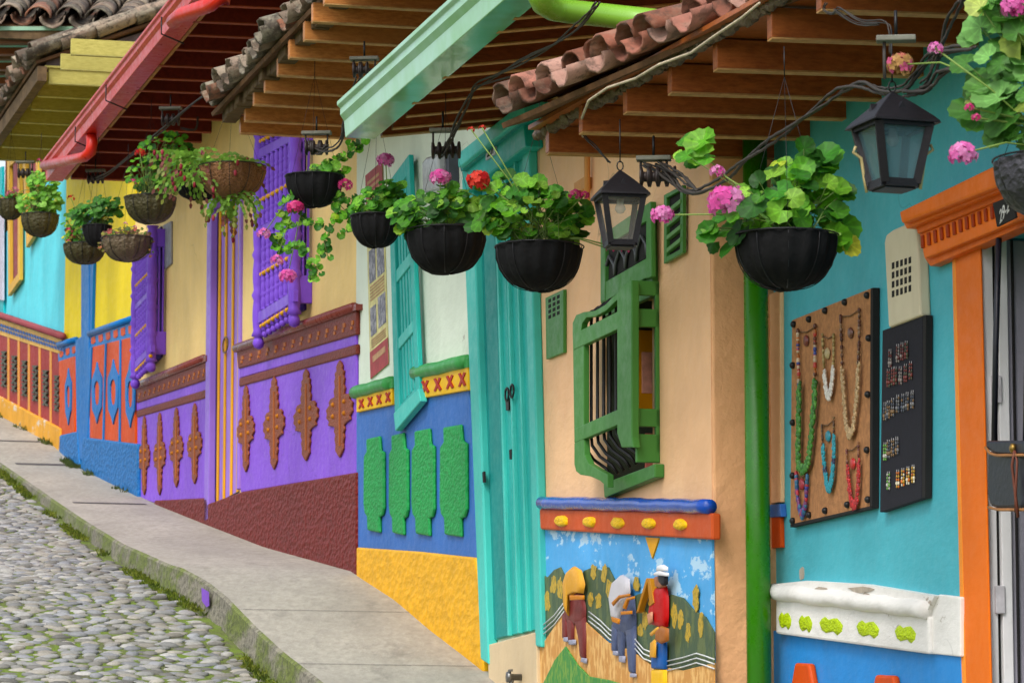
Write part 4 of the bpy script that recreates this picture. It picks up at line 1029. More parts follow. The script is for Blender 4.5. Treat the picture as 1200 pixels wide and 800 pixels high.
# door frame
S('door_frame', SHOP, [(1115, 288), (1119, 288), (1133, 860), (1128, 860)], 0, .014, paint('orange_light', (240, 150, 70), .45, 30, .2), hS, .004)
m = MB(); ap = SHOP.sz(1117, 500, .05)[0]
S('door_frame', SHOP, [(1119, 288), (1148, 287), (1162, 860), (1132, 860)], .001, .012, orange_p, hS, .006)
S('lintel', SHOP, [(1083, 303), (1077, 272), (1230, 208), (1230, 244)], 0, .07, orange_p, hS, .006)
fz = S('frieze', SHOP, [(1075, 274), (1072, 263), (1230, 196), (1230, 210)], 0, .085, paint('orange_deep', (214, 106, 36), .45), hS, .005)
S('cornice', SHOP, [(1056, 262), (1053, 248), (1230, 162), (1230, 196)], 0, .15, orange_p, fz, .012)
S('cornice', SHOP, [(1062, 268), (1058, 261), (1230, 186), (1230, 200)], 0, .115, orange_p, fz, .006)
for i in range(12):
    u = 1078 + i * 7.4; v = 274 - i * 3.1; S('dentil', SHOP, [(u, v + 2), (u + 3, v + 1), (u + 4, v + 16), (u + 1, v + 17)], .07, .078, paint('orange_groove', (150, 58, 10), .6), fz, .003)
m = MB(); m.slab(SHOP, [(1083, 302), (1230, 243), (1230, 252), (1090, 312)], -.02, .045); obj('lintel_underside', m, paint('orange_deep', (214, 106, 36), .45), hS, bevel=.004)
pl = S('number_plate', SHOP, [(1163, 238), (1186, 229), (1190, 255), (1168, 266)], .15, .16, dark, fz, .002)
text_mesh('29-2', SHOP, 1177, 248, .162, .075, plain('plate_text', (214, 214, 210), .5), pl, squash=.75, slope=.35)
# white door leaves inside the opening
a1 = SHOP.sz(1149, 500, -.02)[0]
def rev(nm, d0, d1, th, mt, par, z0=-.8, z1=None, bv=.003):
    m = MB(); m.box(SHOP, sl_ + .002, sl_ + th, z0, ztS - .01 if z1 is None else z1, d0, d1); return obj(nm, m, mt, par, bevel=bv)
dwhite = paint('door_white', (236, 236, 238), .5, 30, .2, .01, .3)
wd_ = rev('door', -.045, -.001, .03, dwhite, hS); wd_['label'] = 'white folding metal door'
rev('door_gap', -.062, -.045, .01, dark, wd_); rev('door_leaf', -.105, -.063, .035, dwhite, wd_); rev('door_leaf', -.34, -.106, .02, paint('door_grey', (158, 156, 168), .5), wd_)
rev('door_gap', -.135, -.125, .03, dark, wd_, .3)
for v in (452, 700): z_ = SHOP.sz(1160, v)[1]; rev('hinge', -.07, -.03, .045, plain('hinge_white', (200, 198, 204), .5), wd_, z_ - .06, z_ + .05)
# meter cover
mc = S('vent_cover', SHOP, [(1036, 284), (1038, 275), (1046, 269), (1062, 262), (1070, 263), (1074, 271), (1078, 370), (1041, 384)], 0, .05, paint('cover_beige', (212, 202, 176), .5, 30, .1, .004, .1), hS, .01, 'beige plastic cover with slots')
m = MB()
for i in range(5):
    for j in range(4):
        u, v = 1045 + i * 4.9, 308 + j * 11 - i * 1.6; m.slab(SHOP, [(u, v), (u + 2.8, v - 1), (u + 2.8, v + 6.5), (u, v + 7.5)], .05, .0515)
obj('slots', m, dark, mc)

# roof A over the shop
pA = [PZ(u, v, eA.z) for u, v in ((642, 180), (685, 156), (731, 132), (788, 109), (839, 81), (899, 44), (955, 12))]
stA = (pA[-1] - pA[0]) / 6
endsA = pA + [pA[-1] + stA * i for i in range(1, 8)]
def shop_len(p): return (p - SHOP.o).dot(SHOP.nrm) + .12
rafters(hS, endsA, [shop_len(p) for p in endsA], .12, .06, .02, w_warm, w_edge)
dA = stA.normalized()
m = MB(); z = Vector((0, 0, 1)); e0, e1 = pA[0] - dA * .1 - (-W.nrm) * .06, endsA[-1] - (-W.nrm) * .06
q = [e0 + z * .125, e1 + z * .125, e1 - W.nrm * 1.6 + z * .155, e0 - W.nrm * 1.3 + z * .15]
m.prism(q, [x + z * .02 for x in q]); obj('soffit_boards', m, w_warm, hS)
# ragged mortar under the tiles
m = MB(); npt = 160; path = []; rad = []
E0, E1 = PZ(630, 158, eA.z + .12), PZ(905, 5, eA.z + .12); dE = (E1 - E0)
for i in range(npt * 2):
    path.append(E0 + dE * (i / npt) + Vector((U(-.01, .01), U(-.01, .01), U(-.012, .012)))); rad.append(.026 * U(.45, 1.4))
m.tube(path, rad, 7); obj('mortar', m, stucco('mortar_grey', (112, 98, 84), 30, 1), hS)
tl0 = PZ(592, 132, eA.z + .17)
tl1 = PZ(900, -6, eA.z + .17); sideA = (tl1 - tl0); LA = sideA.length; sideA.normalize()
inA = Vector((-sideA.y, sideA.x, 0)); inA = inA if inA.x > 0 else -inA
tile_field(hS, tl0 - Vector((0, 0, .02)), sideA, inA, LA * 2.1, .34, 9, LA / 11.0, TILE_NEW, LA / 11.0 * .42, mat='tile_new', jit=.045)
m = MB(); cp = [PZ(u, v, eA.z + .06) for u, v in ((683, 160), (682, 138), (690, 118), (712, 103), (745, 92), (772, 76), (810, 62), (835, 44), (868, 22), (890, 4))]
m.tube(cp, .006, 6); obj('loose_cord', m, plain('cord_white', (190, 176, 150), .8), hS)

# ================================================================ objects hanging on the shop wall
cork = thing('cork_board', SHOP.pt(975, 610, .02), 'cork board of bead necklaces on the turquoise wall', 'display board')
S('board', SHOP, [(928, 375), (1022, 337), (1021, 594), (926, 616)], .004, .03, plain('cork', (176, 122, 76), .9, 0, 120, .5), cork, .003)
S2('black_edge', SHOP, [[(1020, 338), (1023, 337), (1022, 594.5), (1019, 595)], [(926, 614), (1022, 592), (1022, 595), (926, 617.5)]], .003, .033, dark, cork, .001)
for u, v in ((930, 380), (948, 374), (967, 364), (990, 354), (1016, 346), (1018, 396), (1017, 462), (1016, 527), (1017, 585), (993, 591), (967, 598), (948, 603), (929, 610), (929, 557), (929, 495), (929, 428)):
    m = MB(); c = SHOP.pt(u, v, .036); m.ball(c, .016, 8, 5, 1, 1, 1); obj('stud', m, black_m, cork)
def necklace(path, cols, label, pend=None):
    t = thing('necklace', SHOP.pt(path[0][0], path[0][1], .045), label, 'necklace', 'bead necklaces on the cork board')
    n = len(path); tot = []
    pts = []
    for i in range(n - 1):
        for k_ in range(13): pts.append(L2(path[i], path[i + 1], k_ / 13))
    pts.append(path[-1]); N = len(pts)
    m = MB()
    for i, (u, v) in enumerate(pts):
        q = abs(i / (N - 1) - .5) * 2          # 0 at the bottom, 1 at the clasp
        for thr, c, rr in cols:
            if q >= thr:
                cc = random.choice(c) if isinstance(c, list) else c; cc_ = c; break
        m.col = lin(cc); c = SHOP.pt(u, v, .036 + rr * 1.0)
        for k_ in range(1 if rr < .011 else 5):
            m.col = mul(lin(random.choice(cc_ if isinstance(cc_, list) else [cc])), U(.7, 1.1))
            m.ball(c + Vector((0, 0, U(-.012, .012))) + SHOP.t * U(-.9, .9) * rr * (rr > .011) * 1.5, (rr if rr < .011 else rr * .46) * U(.8, 1.1), 7, 5, sz=1.5 if rr > .008 else 1.2)
    obj('beads', m, vcol('beads', .35, 60, .1), t)
    m = MB(); m.tube([SHOP.pt(u, v, .034) for u, v in pts], .003, 5); a_, b_ = path[0], path[-1]
    m.tube([SHOP.pt(a_[0], a_[1], .036), SHOP.pt((a_[0] + b_[0]) / 2, (a_[1] + b_[1]) / 2 + 3, .036), SHOP.pt(b_[0], b_[1], .036)], .003, 5); obj('cord', m, plain('cord_brown', (120, 90, 60), .8), t)
    if pend:
        m = MB(); m.col = lin(pend[2]); m.pillow(SHOP, [(pend[0] + 2.6 * math.cos(x), pend[1] + 7 * math.sin(x)) for x in [i * math.pi / 4 for i in range(8)]], .036, .01); obj('pendant', m, vcol('beads', .35, 60, .1), t)
multi = [(190, 60, 50), (60, 80, 160), (220, 200, 170), (200, 120, 50), (110, 60, 40)]
necklace([(935, 389), (935, 412), (936, 440), (936, 480), (935, 520), (936, 545), (941, 552), (947, 540), (951, 505), (954, 470), (955, 435), (955, 405), (955, 383)], [(.62, multi, .009), (0, [(60, 140, 40), (46, 116, 34), (90, 160, 60)], .017)], 'long green bead necklace at the left of the cork board', pend=(945, 399, (120, 50, 40)))
necklace([(933, 556), (934, 575), (936, 592), (940, 604), (944, 592), (945, 575), (946, 556)], [(0, [(190, 40, 60), (60, 60, 150), (130, 60, 120), (40, 110, 150)], .010)], 'short red and blue bead necklace hanging below the green one', pend=(940, 567, (170, 40, 60)))
necklace([(964, 394), (965, 415), (966, 440), (968, 458), (971, 465), (974, 455), (976, 435), (977, 415), (977, 393)], [(.55, [(150, 130, 70), (190, 170, 110)], .007), (0, (236, 232, 224), .012)], 'small white and bronze bead necklace beside the green one', pend=(970, 414, (190, 170, 120)))
necklace([(985, 371), (986, 395), (987, 430), (989, 470), (992, 500), (996, 512), (1000, 500), (1004, 465), (1006, 425), (1007, 390), (1007, 363)], [(.6, [(110, 74, 54), (150, 120, 90), (90, 50, 40)], .008), (0, [(206, 176, 130), (190, 156, 110)], .013)], 'long cream bead necklace at the upper right of the cork board', pend=(997, 390, (110, 66, 50)))
necklace([(963, 498), (964, 520), (966, 548), (969, 568), (972, 574), (975, 560), (977, 535), (977, 510), (977, 492)], [(.75, [(90, 60, 40), (120, 100, 60)], .006), (.5, (30, 160, 180), .012), (.42, (40, 50, 90), .012), (0, (30, 160, 180), .013)], 'turquoise bead necklace at the lower middle of the cork board', pend=(971, 511, (30, 140, 160)))
necklace([(992, 527), (993, 545), (995, 570), (998, 588), (1001, 594), (1004, 585), (1006, 560), (1006, 540), (1006, 521)], [(.75, [(150, 100, 60), (120, 60, 60)], .006), (0, [(210, 40, 40), (196, 30, 34), (150, 30, 40)], .0115)], 'red bead necklace in the lower right corner of the cork board', pend=(1000, 543, (200, 40, 40)))
bb = thing('earring_board', SHOP.pt(1058, 600, .02), 'dark navy board pinned with rows of earrings, right of the cork board', 'display board')
S('board', SHOP, [(1034, 387), (1081, 370), (1080, 584), (1031, 600)], .004, .036, plain('navy_felt', (20, 21, 34), .95, 0, 120, .2), bb, .003)
S('edge', SHOP, [(1081, 370), (1085, 369), (1084, 583), (1080, 584)], .004, .034, dark, bb, .002)
ear = [(1043, 417, 0), (1052, 411, 0), (1057, 409, 0), (1041, 440, 1), (1046, 438, 1), (1055, 437, 0), (1061, 434, 1), (1067, 431, 1), (1041, 477, 2), (1046, 474, 2), (1052, 470, 2), (1058, 469, 2), (1063, 467, 2), (1069, 465, 2), (1041, 523, 2), (1046, 521, 2), (1051, 519, 2), (1041, 560, 4), (1052, 558, 3), (1058, 556, 3), (1064, 554, 3), (1070, 552, 3), (1037, 479, 2), (1037, 526, 4), (1049, 437, 1), (1062, 407, 1)]
pal = [[(110, 50, 50), (150, 140, 136)], [(90, 90, 70), (130, 60, 56)], [(130, 130, 134), (80, 86, 100), (140, 110, 76)], [(206, 160, 50), (220, 120, 30), (240, 230, 200)], [(120, 180, 80), (200, 200, 190)]]
rowname = ['top row of small dark earrings on the navy board', 'second row of reddish earrings on the navy board', 'middle rows of silver earrings on the navy board', 'bottom row of yellow and orange earrings on the navy board', 'green tipped earrings at the left of the navy board']
for u, v, k_ in ear:
    m = MB()
    for dx in (-1.1, 1.1):
        for j in range(5):
            m.col = lin(random.choice(pal[k_])); c = SHOP.pt(u + dx, v + j * 4 - 4, .042); m.ball(c, .004 + .002 * (j == 3), 6, 4, sz=1.6)
        m.col = lin((180, 180, 180)); m.tube([SHOP.pt(u + dx, v - 8, .04), SHOP.pt(u + dx, v + 12, .04)], .0018, 4)
    obj('earrings', m, vcol('beads', .35, 60, .1), None, rowname[k_], cat='earrings', group='earring pairs, ' + rowname[k_])
# satchel
sb = thing('satchel', SHOP.pt(1185, 596, .08), 'dark navy leather satchel hanging in the orange framed doorway', 'bag')
leather = plain('leather_navy', (24, 27, 40), .4, 0, 40, .3)
m = MB(); m.slab(SHOP, [(1157, 528), (1156, 580), (1160, 593), (1168, 596), (1260, 596), (1264, 590), (1264, 528)], .0, .1); obj('body', m, leather, sb, bevel=.015)
m = MB(); m.slab(SHOP, [(1155, 516), (1264, 516), (1264, 532), (1180, 533), (1166, 532), (1156, 526)], .0, .115); obj('flap', m, leather, sb, bevel=.01)
m = MB(); m.tube([SHOP.pt(u, v, .118) for u, v in ((1155, 524), (1160, 531), (1168, 533.5), (1190, 533), (1262, 533))], .006, 6); m.tube([SHOP.pt(u, v, .1) for u, v in ((1158, 594), (1170, 597), (1262, 597))], .006, 6); obj('piping', m, plain('leather_tan', (166, 112, 60), .5), sb)
m = MB(); m.lathe(SHOP.pt(1188.5, 525, .115), [(.018, 0), (.018, .012), (.008, .018)], 14, Vector(SHOP.nrm)); obj('brass_button', m, plain('brass', (150, 120, 60), .4, .8), sb)
m = MB(); m.tube([SHOP.pt(1189, 528, .12), SHOP.pt(1186, 545, .12), SHOP.pt(1190, 580, .118), SHOP.pt(1193, 606, .11)], .006, 6); m.tube([SHOP.pt(1189, 528, .12), SHOP.pt(1192, 540, .12), SHOP.pt(1190, 585, .118), SHOP.pt(1190, 600, .11)], .005, 6); obj('thong', m, plain('leather_brown', (110, 54, 34), .6), sb)
m = MB()
for u in (1165, 1202): m.tube([SHOP.pt(u, 520, .05), SHOP.pt(u + 2, 400, .05), SHOP.pt(u + 6, 262, .03)], .012, 6)
obj('strap', m, leather, sb)

# poster on the teal house wall
po = thing('poster', W.pt(442, 440, .01), 'long yellow and red poster with small photographs beside the teal window', 'poster')
pq = [(428, 206), (447.5, 189), (455, 426), (434, 444)]
S('sheet', W, pq, .002, .008, plain('poster_yellow', (214, 206, 140), .6), po, 0)
S2('red_panel', W, [sub(pq, 0, 1, 0, .22), sub(pq, 0, 1, .87, 1)], .008, .010, plain('poster_red', (164, 58, 62), .6), po, 0)
S2('photograph', W, [sub(pq, .08, .44, .38, .54), sub(pq, .54, .94, .38, .54), sub(pq, .08, .4, .66, .8), sub(pq, .52, .94, .64, .79)], .008, .0105, mat_dapple('poster_photo', (96, 96, 110), (170, 168, 176), 30), po, 0)
S2('text_line', W, [sub(pq, .1, .9, .555 + i * .016, .562 + i * .016) for i in range(5)] + [sub(pq, .1, .9, .815 + i * .012, .82 + i * .012) for i in range(4)] + [sub(pq, .1, .8, .04 + i * .03, .055 + i * .03) for i in range(4)] + [sub(pq, .15, .85, .9, .93)], .010, .0115, plain('poster_ink', (190, 150, 110), .7), po, 0)
mt = thing('meter_box', W.pt(510, 215, .05), 'grey translucent electricity meter box on the white wall', 'meter')
S('cover', W, [(494, 190), (499, 184), (512, 181), (513, 222), (495, 226)], 0, .12, plain('meter_grey', (172, 176, 178), .25), mt, .015)
S('backplate', W, [(511, 180), (524, 172), (525, 222), (512, 224)], 0, .07, plain('meter_dark', (60, 66, 78), .4), mt, .008)

# ================================================================ racks with insulators, cables
def rack(u, v, d, label, w=.13, drop=.17, spools=3, tilt=0):
    w *= .68; drop *= .7
    c = W.pt(u, v, d); t = thing('insulator_rack', c, label, 'cable rack', 'insulator racks under the eaves')
    x = Vector((1, -.1, 0)).normalized(); y = Vector((.1, 1, 0)).normalized()
    m = MB(); m.cube(c, x * w, y * .03, Vector((0, 0, .01))); obj('crossbar', m, plain('old_galv', (112, 112, 100), .7), t, bevel=.004)
    m = MB()
    for s in (-.75, .75) if spools else (-.6,): m.tube([c + x * w * s, c + x * w * s + Vector((0, 0, -drop))], .006, 6)
    if spools: m.tube([c + x * w * -.8 + Vector((0, 0, -drop * .75)), c + x * w * .85 + Vector((0, 0, -drop * .75))], .008, 6)
    obj('bracket', m, plain('rust_iron', (62, 56, 52), .8), t)
    for i in range(spools):
        m = MB(); p = c + x * w * (-.5 + i * .5) + Vector((0, 0, -drop * .75))
        m.lathe(p - x * .022, [(.045, 0), (.045, .01), (.022, .016), (.022, .028), (.045, .034), (.045, .044)], 12, x); obj('spool', m, plain('spool_dark', (46, 36, 34), .5), t)
    m = MB()
    m.tube([c + Vector((0, 0, .014)), c + Vector((0, 0, .10))], .006, 5); obj('hanger_bolt', m, black_m, t)
    return c
rack(371, 156, OV - .1, 'insulator rack right of the tall purple baluster window')
rack(519, 153, OV - .1, 'insulator rack just left of the teal door cornice', .10, .2, 4)
rack(766, 186, OV - .18, 'insulator rack between the hanging lantern and the big pink geranium', .11, .15, 4)
rack(1050, 46, OV, 'insulator rack under the shop roof above the grey glass lantern', .1, .2, 0)
rack(200, 127, OV - .1, 'insulator rack above the trailing cactus basket', .12, .16, 3)
rack(112, 200, OV - .1, 'insulator rack under the dark red eave above the yellow wall', .12, .12, 3)
rack(427, 69, OV - .05, 'insulator rack half hidden behind the mint gutter', .12, .12, 2)
rack(30, 190, OV - .1, 'insulator rack under the olive eave', .13, .2, 3)
rack(644, 22, OV - .35, 'insulator rack behind the lime green pipe', .11, .12, 3)
def cable(paths, label, r=.014):
    m = MB()
    for pth in paths:
        P_ = [W.pt(u, v, d) for u, v, d in pth]; out = []
        for i in range(len(P_) - 1):       # Catmull-Rom
            p0, p1, p2, p3 = P_[max(0, i - 1)], P_[i], P_[i + 1], P_[min(len(P_) - 1, i + 2)]
            for k_ in range(8):
                t = k_ / 8; out.append(.5 * ((2 * p1) + (p2 - p0) * t + (2 * p0 - 5 * p1 + 4 * p2 - p3) * t * t + (3 * p1 - p0 - 3 * p2 + p3) * t ** 3))
        out.append(P_[-1])
        for ph in (0, 2.1, 4.2):
            r_ = r; rr_ = r * U(.38, .6); fq = U(.12, .25); m.tube([q + Vector((math.cos(i * fq + ph) * r, 0, math.sin(i * fq + ph) * r)) * U(.8, 1.2) for i, q in enumerate(out)], rr_, 6)
    obj('cable_bundle', m, plain('cable_black', (52, 46, 40), .7), None, label, cat='cable', group='twisted cables under the eaves')
DD = OV - .1
cable([[(105, 212, DD), (128, 202, DD), (160, 178, DD), (197, 146, DD), (228, 118, DD), (258, 96, DD), (300, 60, DD)]], 'twisted cable under the dark red eave, above the yellow wall', .012)
cable([[(212, 150, DD - .1), (228, 152, DD - .2), (232, 138, DD - .3)]], 'short loose cable loop by the cream wall above the cactus basket', .007)
cable([[(366, 172, DD), (380, 176, DD), (394, 172, DD), (402, 160, DD), (405, 140, DD), (420, 90, DD)], [(362, 165, DD), (372, 180, DD), (384, 172, DD)]], 'twisted cable right of the tall purple window', .011)
cable([[(519, 182, DD), (530, 158, DD), (548, 118, DD), (556, 102, DD), (590, 86, DD), (626, 64, DD), (655, 46, DD), (680, 28, DD), (700, 5, DD)]], 'twisted cable rising behind the lime green pipe', .012)
cable([[(556, 102, DD), (600, 90, DD), (625, 92, DD)]], 'thin loose wire beside the terracotta tiles', .004)
cable([[(755, 192, DD - .1), (775, 202, DD - .1), (790, 214, DD - .1), (800, 222, DD - .05), (818, 224, DD), (850, 208, DD), (872, 188, DD), (900, 168, DD), (925, 150, DD), (960, 124, DD), (985, 106, DD), (1010, 100, DD), (1035, 107, DD), (1060, 102, DD), (1078, 80, DD), (1095, 64, DD), (1140, 55, DD)], [(770, 190, DD - .1), (795, 205, DD - .1), (806, 214, DD - .05), (820, 223, DD)]], 'thick twisted cable running below the shop rafters', .011)
cable([[(1080, 100, DD), (1092, 88, DD), (1100, 60, DD), (1110, 30, DD), (1128, 0, DD)], [(1060, 110, DD), (1085, 104, DD), (1100, 88, DD), (1120, 82, DD)]], 'dark cable climbing at the right of the shop roof', .011)
cable([[(968, 4, DD), (966, 12, DD), (976, 16, DD), (985, 10, DD), (1008, 24, DD), (1036, 26, DD), (1043, 36, DD), (1043, 62, DD)], [(978, 12, DD), (1004, 28, DD), (1030, 28, DD)]], 'pale looped cord above the grey glass lantern', .0045)
cable([[(682, 140, DD), (686, 160, DD), (700, 174, DD), (714, 190, DD)]], 'pale flex leading to the black lantern', .005)

# ================================================================ lanterns
def lantern(u, vtop, vbot, wtop, d, label, glass, paneback=None):
    sc = W.pt(u, vtop, d).y / FP; c = W.pt(u, vbot, d); H_ = (vbot - vtop) * sc; w = wtop * sc / 2 / (math.cos(.18) + math.sin(.18) if glass == 'a' else math.cos(.34) + math.sin(.34)) * 1.06
    ang = .75 if glass == 'a' else .62
    t = thing('lantern', c, label, 'lantern', 'hanging lanterns under the eaves')
    ang = .18 if glass == 'a' else .34
    x = Vector((math.cos(ang), math.sin(ang), 0)); y = Vector((-x.y, x.x, 0)); z = Vector((0, 0, 1))
    def ring(h, r): return [c + z * h + x * r * a + y * r * b for a, b in ((-1, -1), (1, -1), (1, 1), (-1, 1))]
    m = MB()
    rr = [(H_ * .62, w * .92), (H_ * .64, w * .93), (H_ * .70, w * .80), (H_ * .85, w * .42), (H_ * .98, w * .06)]
    R_ = [ring(h, r) for h, r in rr]; vs = [p for r_ in R_ for p in r_]; fs = [[0, 1, 2, 3]]
    for i in range(4):
        for k_ in range(4): j = (k_ + 1) % 4; fs.append([i * 4 + k_, i * 4 + j, i * 4 + 4 + j, i * 4 + 4 + k_])
    m.add(vs, fs)
    roof = obj('roof', m, plain('lantern_black', (24, 22, 27), .5, .4, 60, .3), t, bevel=.004)
    for a, b in ((0, -1), (1, 0), (-1, 0), (0, 1)):       # little dormer vents
        o_ = x * a + y * b; s_ = x * abs(b) + y * abs(a); p = c + z * H_ * .76 + o_ * w * .62
        m = MB(); m.add([p - s_ * w * .18 - z * .012, p + s_ * w * .18 - z * .012, p + z * w * .22, p - o_ * w * .35 + z * .03], [[0, 1, 2], [0, 2, 3], [1, 3, 2]]); obj('roof_vent', m, plain('lantern_black', (24, 22, 27), .5), roof)
    top, bot = H_ * .62, 0.0; rt, rb = w * .72, w * .44
    m = MB()
    for a, b in ((-1, -1), (1, -1), (1, 1), (-1, 1)):
        m.tube([c + z * bot + (x * a + y * b) * rb, c + z * top + (x * a + y * b) * rt], w * .15, 4, sm=False)
    for h, r in ((bot, rb), (top, rt)):
        q = ring(h, r)
        for i in range(4): m.tube([q[i], q[(i + 1) % 4]], w * .14, 4, sm=False)
    obj('frame', m, plain('lantern_black', (24, 22, 27), .5, .4, 60, .3), t)
    m = MB(); q = ring(bot - .004, rb * .95); m.prism(q, [p - z * .015 for p in q]); obj('base', m, plain('lantern_black', (24, 22, 27), .5), t)
    for i in range(4):
        a, b = ring(bot + .01, rb * .98), ring(top - .01, rt * .98); j = (i + 1) % 4
        m = MB(); m.add([a[i], a[j], b[j], b[i]], [[0, 1, 2, 3]]); obj('pane', m, glassy('lantern_glass_' + glass, (84, 112, 120) if glass == 'b' else (210, 205, 190), .62 if glass == 'b' else .12), t)
    m = MB(); m.lathe(c + z * H_ * .60, [(.015, 0), (.016, -.02), (.022, -.034), (.024, -.045), (.014, -.06), (.002, -.064)], 12); obj('bulb', m, glassy('bulb_glass', (220, 220, 210), .5), t)
    m = MB(); pt_ = c + z * H_; m.tube([pt_ + z * (.035 + .02 * math.sin(a)) + x * .014 * math.cos(a) - z * .02 for a in [i * math.pi / 5 for i in range(11)]], .003, 5); m.tube([pt_ + z * .03, pt_ + z * .22], .003, 5); obj('hook', m, black_m, t)
    if glass == 'b':
        for s in (-1, 1):
            for b_ in (-s,):
                m = MB()
                e = c + x * s * rb * 1.05 + y * b_ * rb * 1.05
                m.tube([e - z * .02 + x * s * .01, e + x * s * .02 + z * H_ * .1, e + x * s * .03 + z * H_ * .3, e + x * s * .06 + z * H_ * .36, e + x * s * .05 + z * H_ * .42], .006, 5)
                obj('scroll', m, plain('scroll_gold', (176, 160, 110), .6), t)
lantern(727, 196, 286, 72, OV - .05, 'black hanging lantern with clear glass in front of the peach wall', 'a')
lantern(1047, 103, 217, 112, OV - .02, 'grey black hanging lantern with tinted glass and gold scrolls by the shop roof', 'b')

# ================================================================ hanging baskets
def leaf(mb, p, nrm, tip, r, seg=20):
    """round scalloped geranium leaf; tip = direction away from the stalk"""
    nrm = nrm.normalized(); y = (tip - nrm * tip.dot(nrm)); y = y.normalized() if y.length > 1e-4 else nrm.orthogonal().normalized(); x = y.cross(nrm)
    vs = [p]; n = seg; cup = U(-.25, .35); ph = U(0, 6)
    for f, sc in ((.55, 1), (1.0, 1)):
        for i in range(n + 1):
            an = math.radians(-158 + 316 * i / n)
            q = r * f * (1 + (.045 * math.cos(i * math.pi * .999) if f == 1 else 0)) * (1 - .12 * abs(math.sin(an)) ** 2 * 0)
            h = cup * r * f * f + .1 * r * f * math.sin(3 * an + ph)
            vs.append(p + x * math.sin(an) * q + y * (math.cos(an) * q + r * .25 * f) + nrm * h)
    fs = []
    for i in range(n): fs.append([0, 1 + i, 2 + i]); fs.append([1 + i, n + 2 + i, n + 3 + i, 2 + i])
    base = mb.col or (1, 1, 1); off = len(mb.v); mb.v.extend(vs); yl = R() < .06
    for q_, f_ in enumerate(fs):
        ki = q_ // 2; inner = q_ % 2 == 0; v_ = (1.0 if ki % 3 else 1.28) * (1.1 if inner else .92)
        mb.col = (min(1, base[0] * v_ * (2.2 if yl else 1)), min(1, base[1] * v_ * (1.15 if yl else 1)), base[2] * v_); mb.face([off + i_ for i_ in f_], True)
    mb.col = base
def small_leaf(mb, p, d, nrm, L, w):
    d = d.normalized(); s_ = d.cross(nrm).normalized() * w / 2
    mb.add([p, p + d * L * .45 + s_, p + d * L + nrm * L * -.1, p + d * L * .45 - s_], [[0, 1, 2, 3]], True)
GL = [(104, 176, 34), (80, 152, 30), (130, 196, 54), (50, 112, 26), (94, 166, 42), (150, 204, 66), (62, 134, 32), (44, 98, 28)]
def flower_head(parent, c, r, cols, mat='petals', n=26, stemfrom=None, label=None):
    m = MB()
    for i in range(n):
        th = math.acos(1 - 2 * (i + .5) / n * .8); ph = i * 2.399
        d = Vector((math.sin(th) * math.cos(ph), math.sin(th) * math.sin(ph), math.cos(th) * .75))
        p = c + d * r * U(.75, .95); dn = d.normalized(); x = dn.orthogonal().normalized(); y = dn.cross(x)
        cc = random.choice(cols); fr = r * .34
        for k_ in range(5):
            an = k_ * 2 * math.pi / 5 + U(0, .4); q = x * math.cos(an) + y * math.sin(an); s_ = dn.cross(q)
            m.col = mul(lin(cc), U(.75, 1.1))
            m.add([p, p + q * fr * .6 + s_ * fr * .42 + dn * fr * .15, p + q * fr * 1.1 + dn * U(-.1, .25) * fr, p + q * fr * .6 - s_ * fr * .42 + dn * fr * .15], [[0, 1, 2, 3]], True)
        m.col = mul(lin(cc), .6); m.ball(p - dn * fr * .3, fr * .35, 5, 4)
    o = obj('flower', m, vcol('petals', .6, 60, .1, .45, .2), parent, label)
    if stemfrom is not None:
        m = MB(); m.col = mul(lin((120, 150, 60)), 1); mid = (stemfrom + c) / 2 + Vector((U(-.02, .02), 0, .03)); m.tube([stemfrom, mid, c], .0032, 5); obj('flower_stalk', m, vcol('stalk', .6, 60, .1), o)
PINK = [(252, 128, 206), (255, 160, 220), (246, 98, 188)]; RED = [(226, 50, 40), (240, 76, 60), (206, 30, 36)]; HOT = [(236, 60, 140), (246, 90, 160)]; MAG = [(200, 40, 90), (222, 60, 110)]
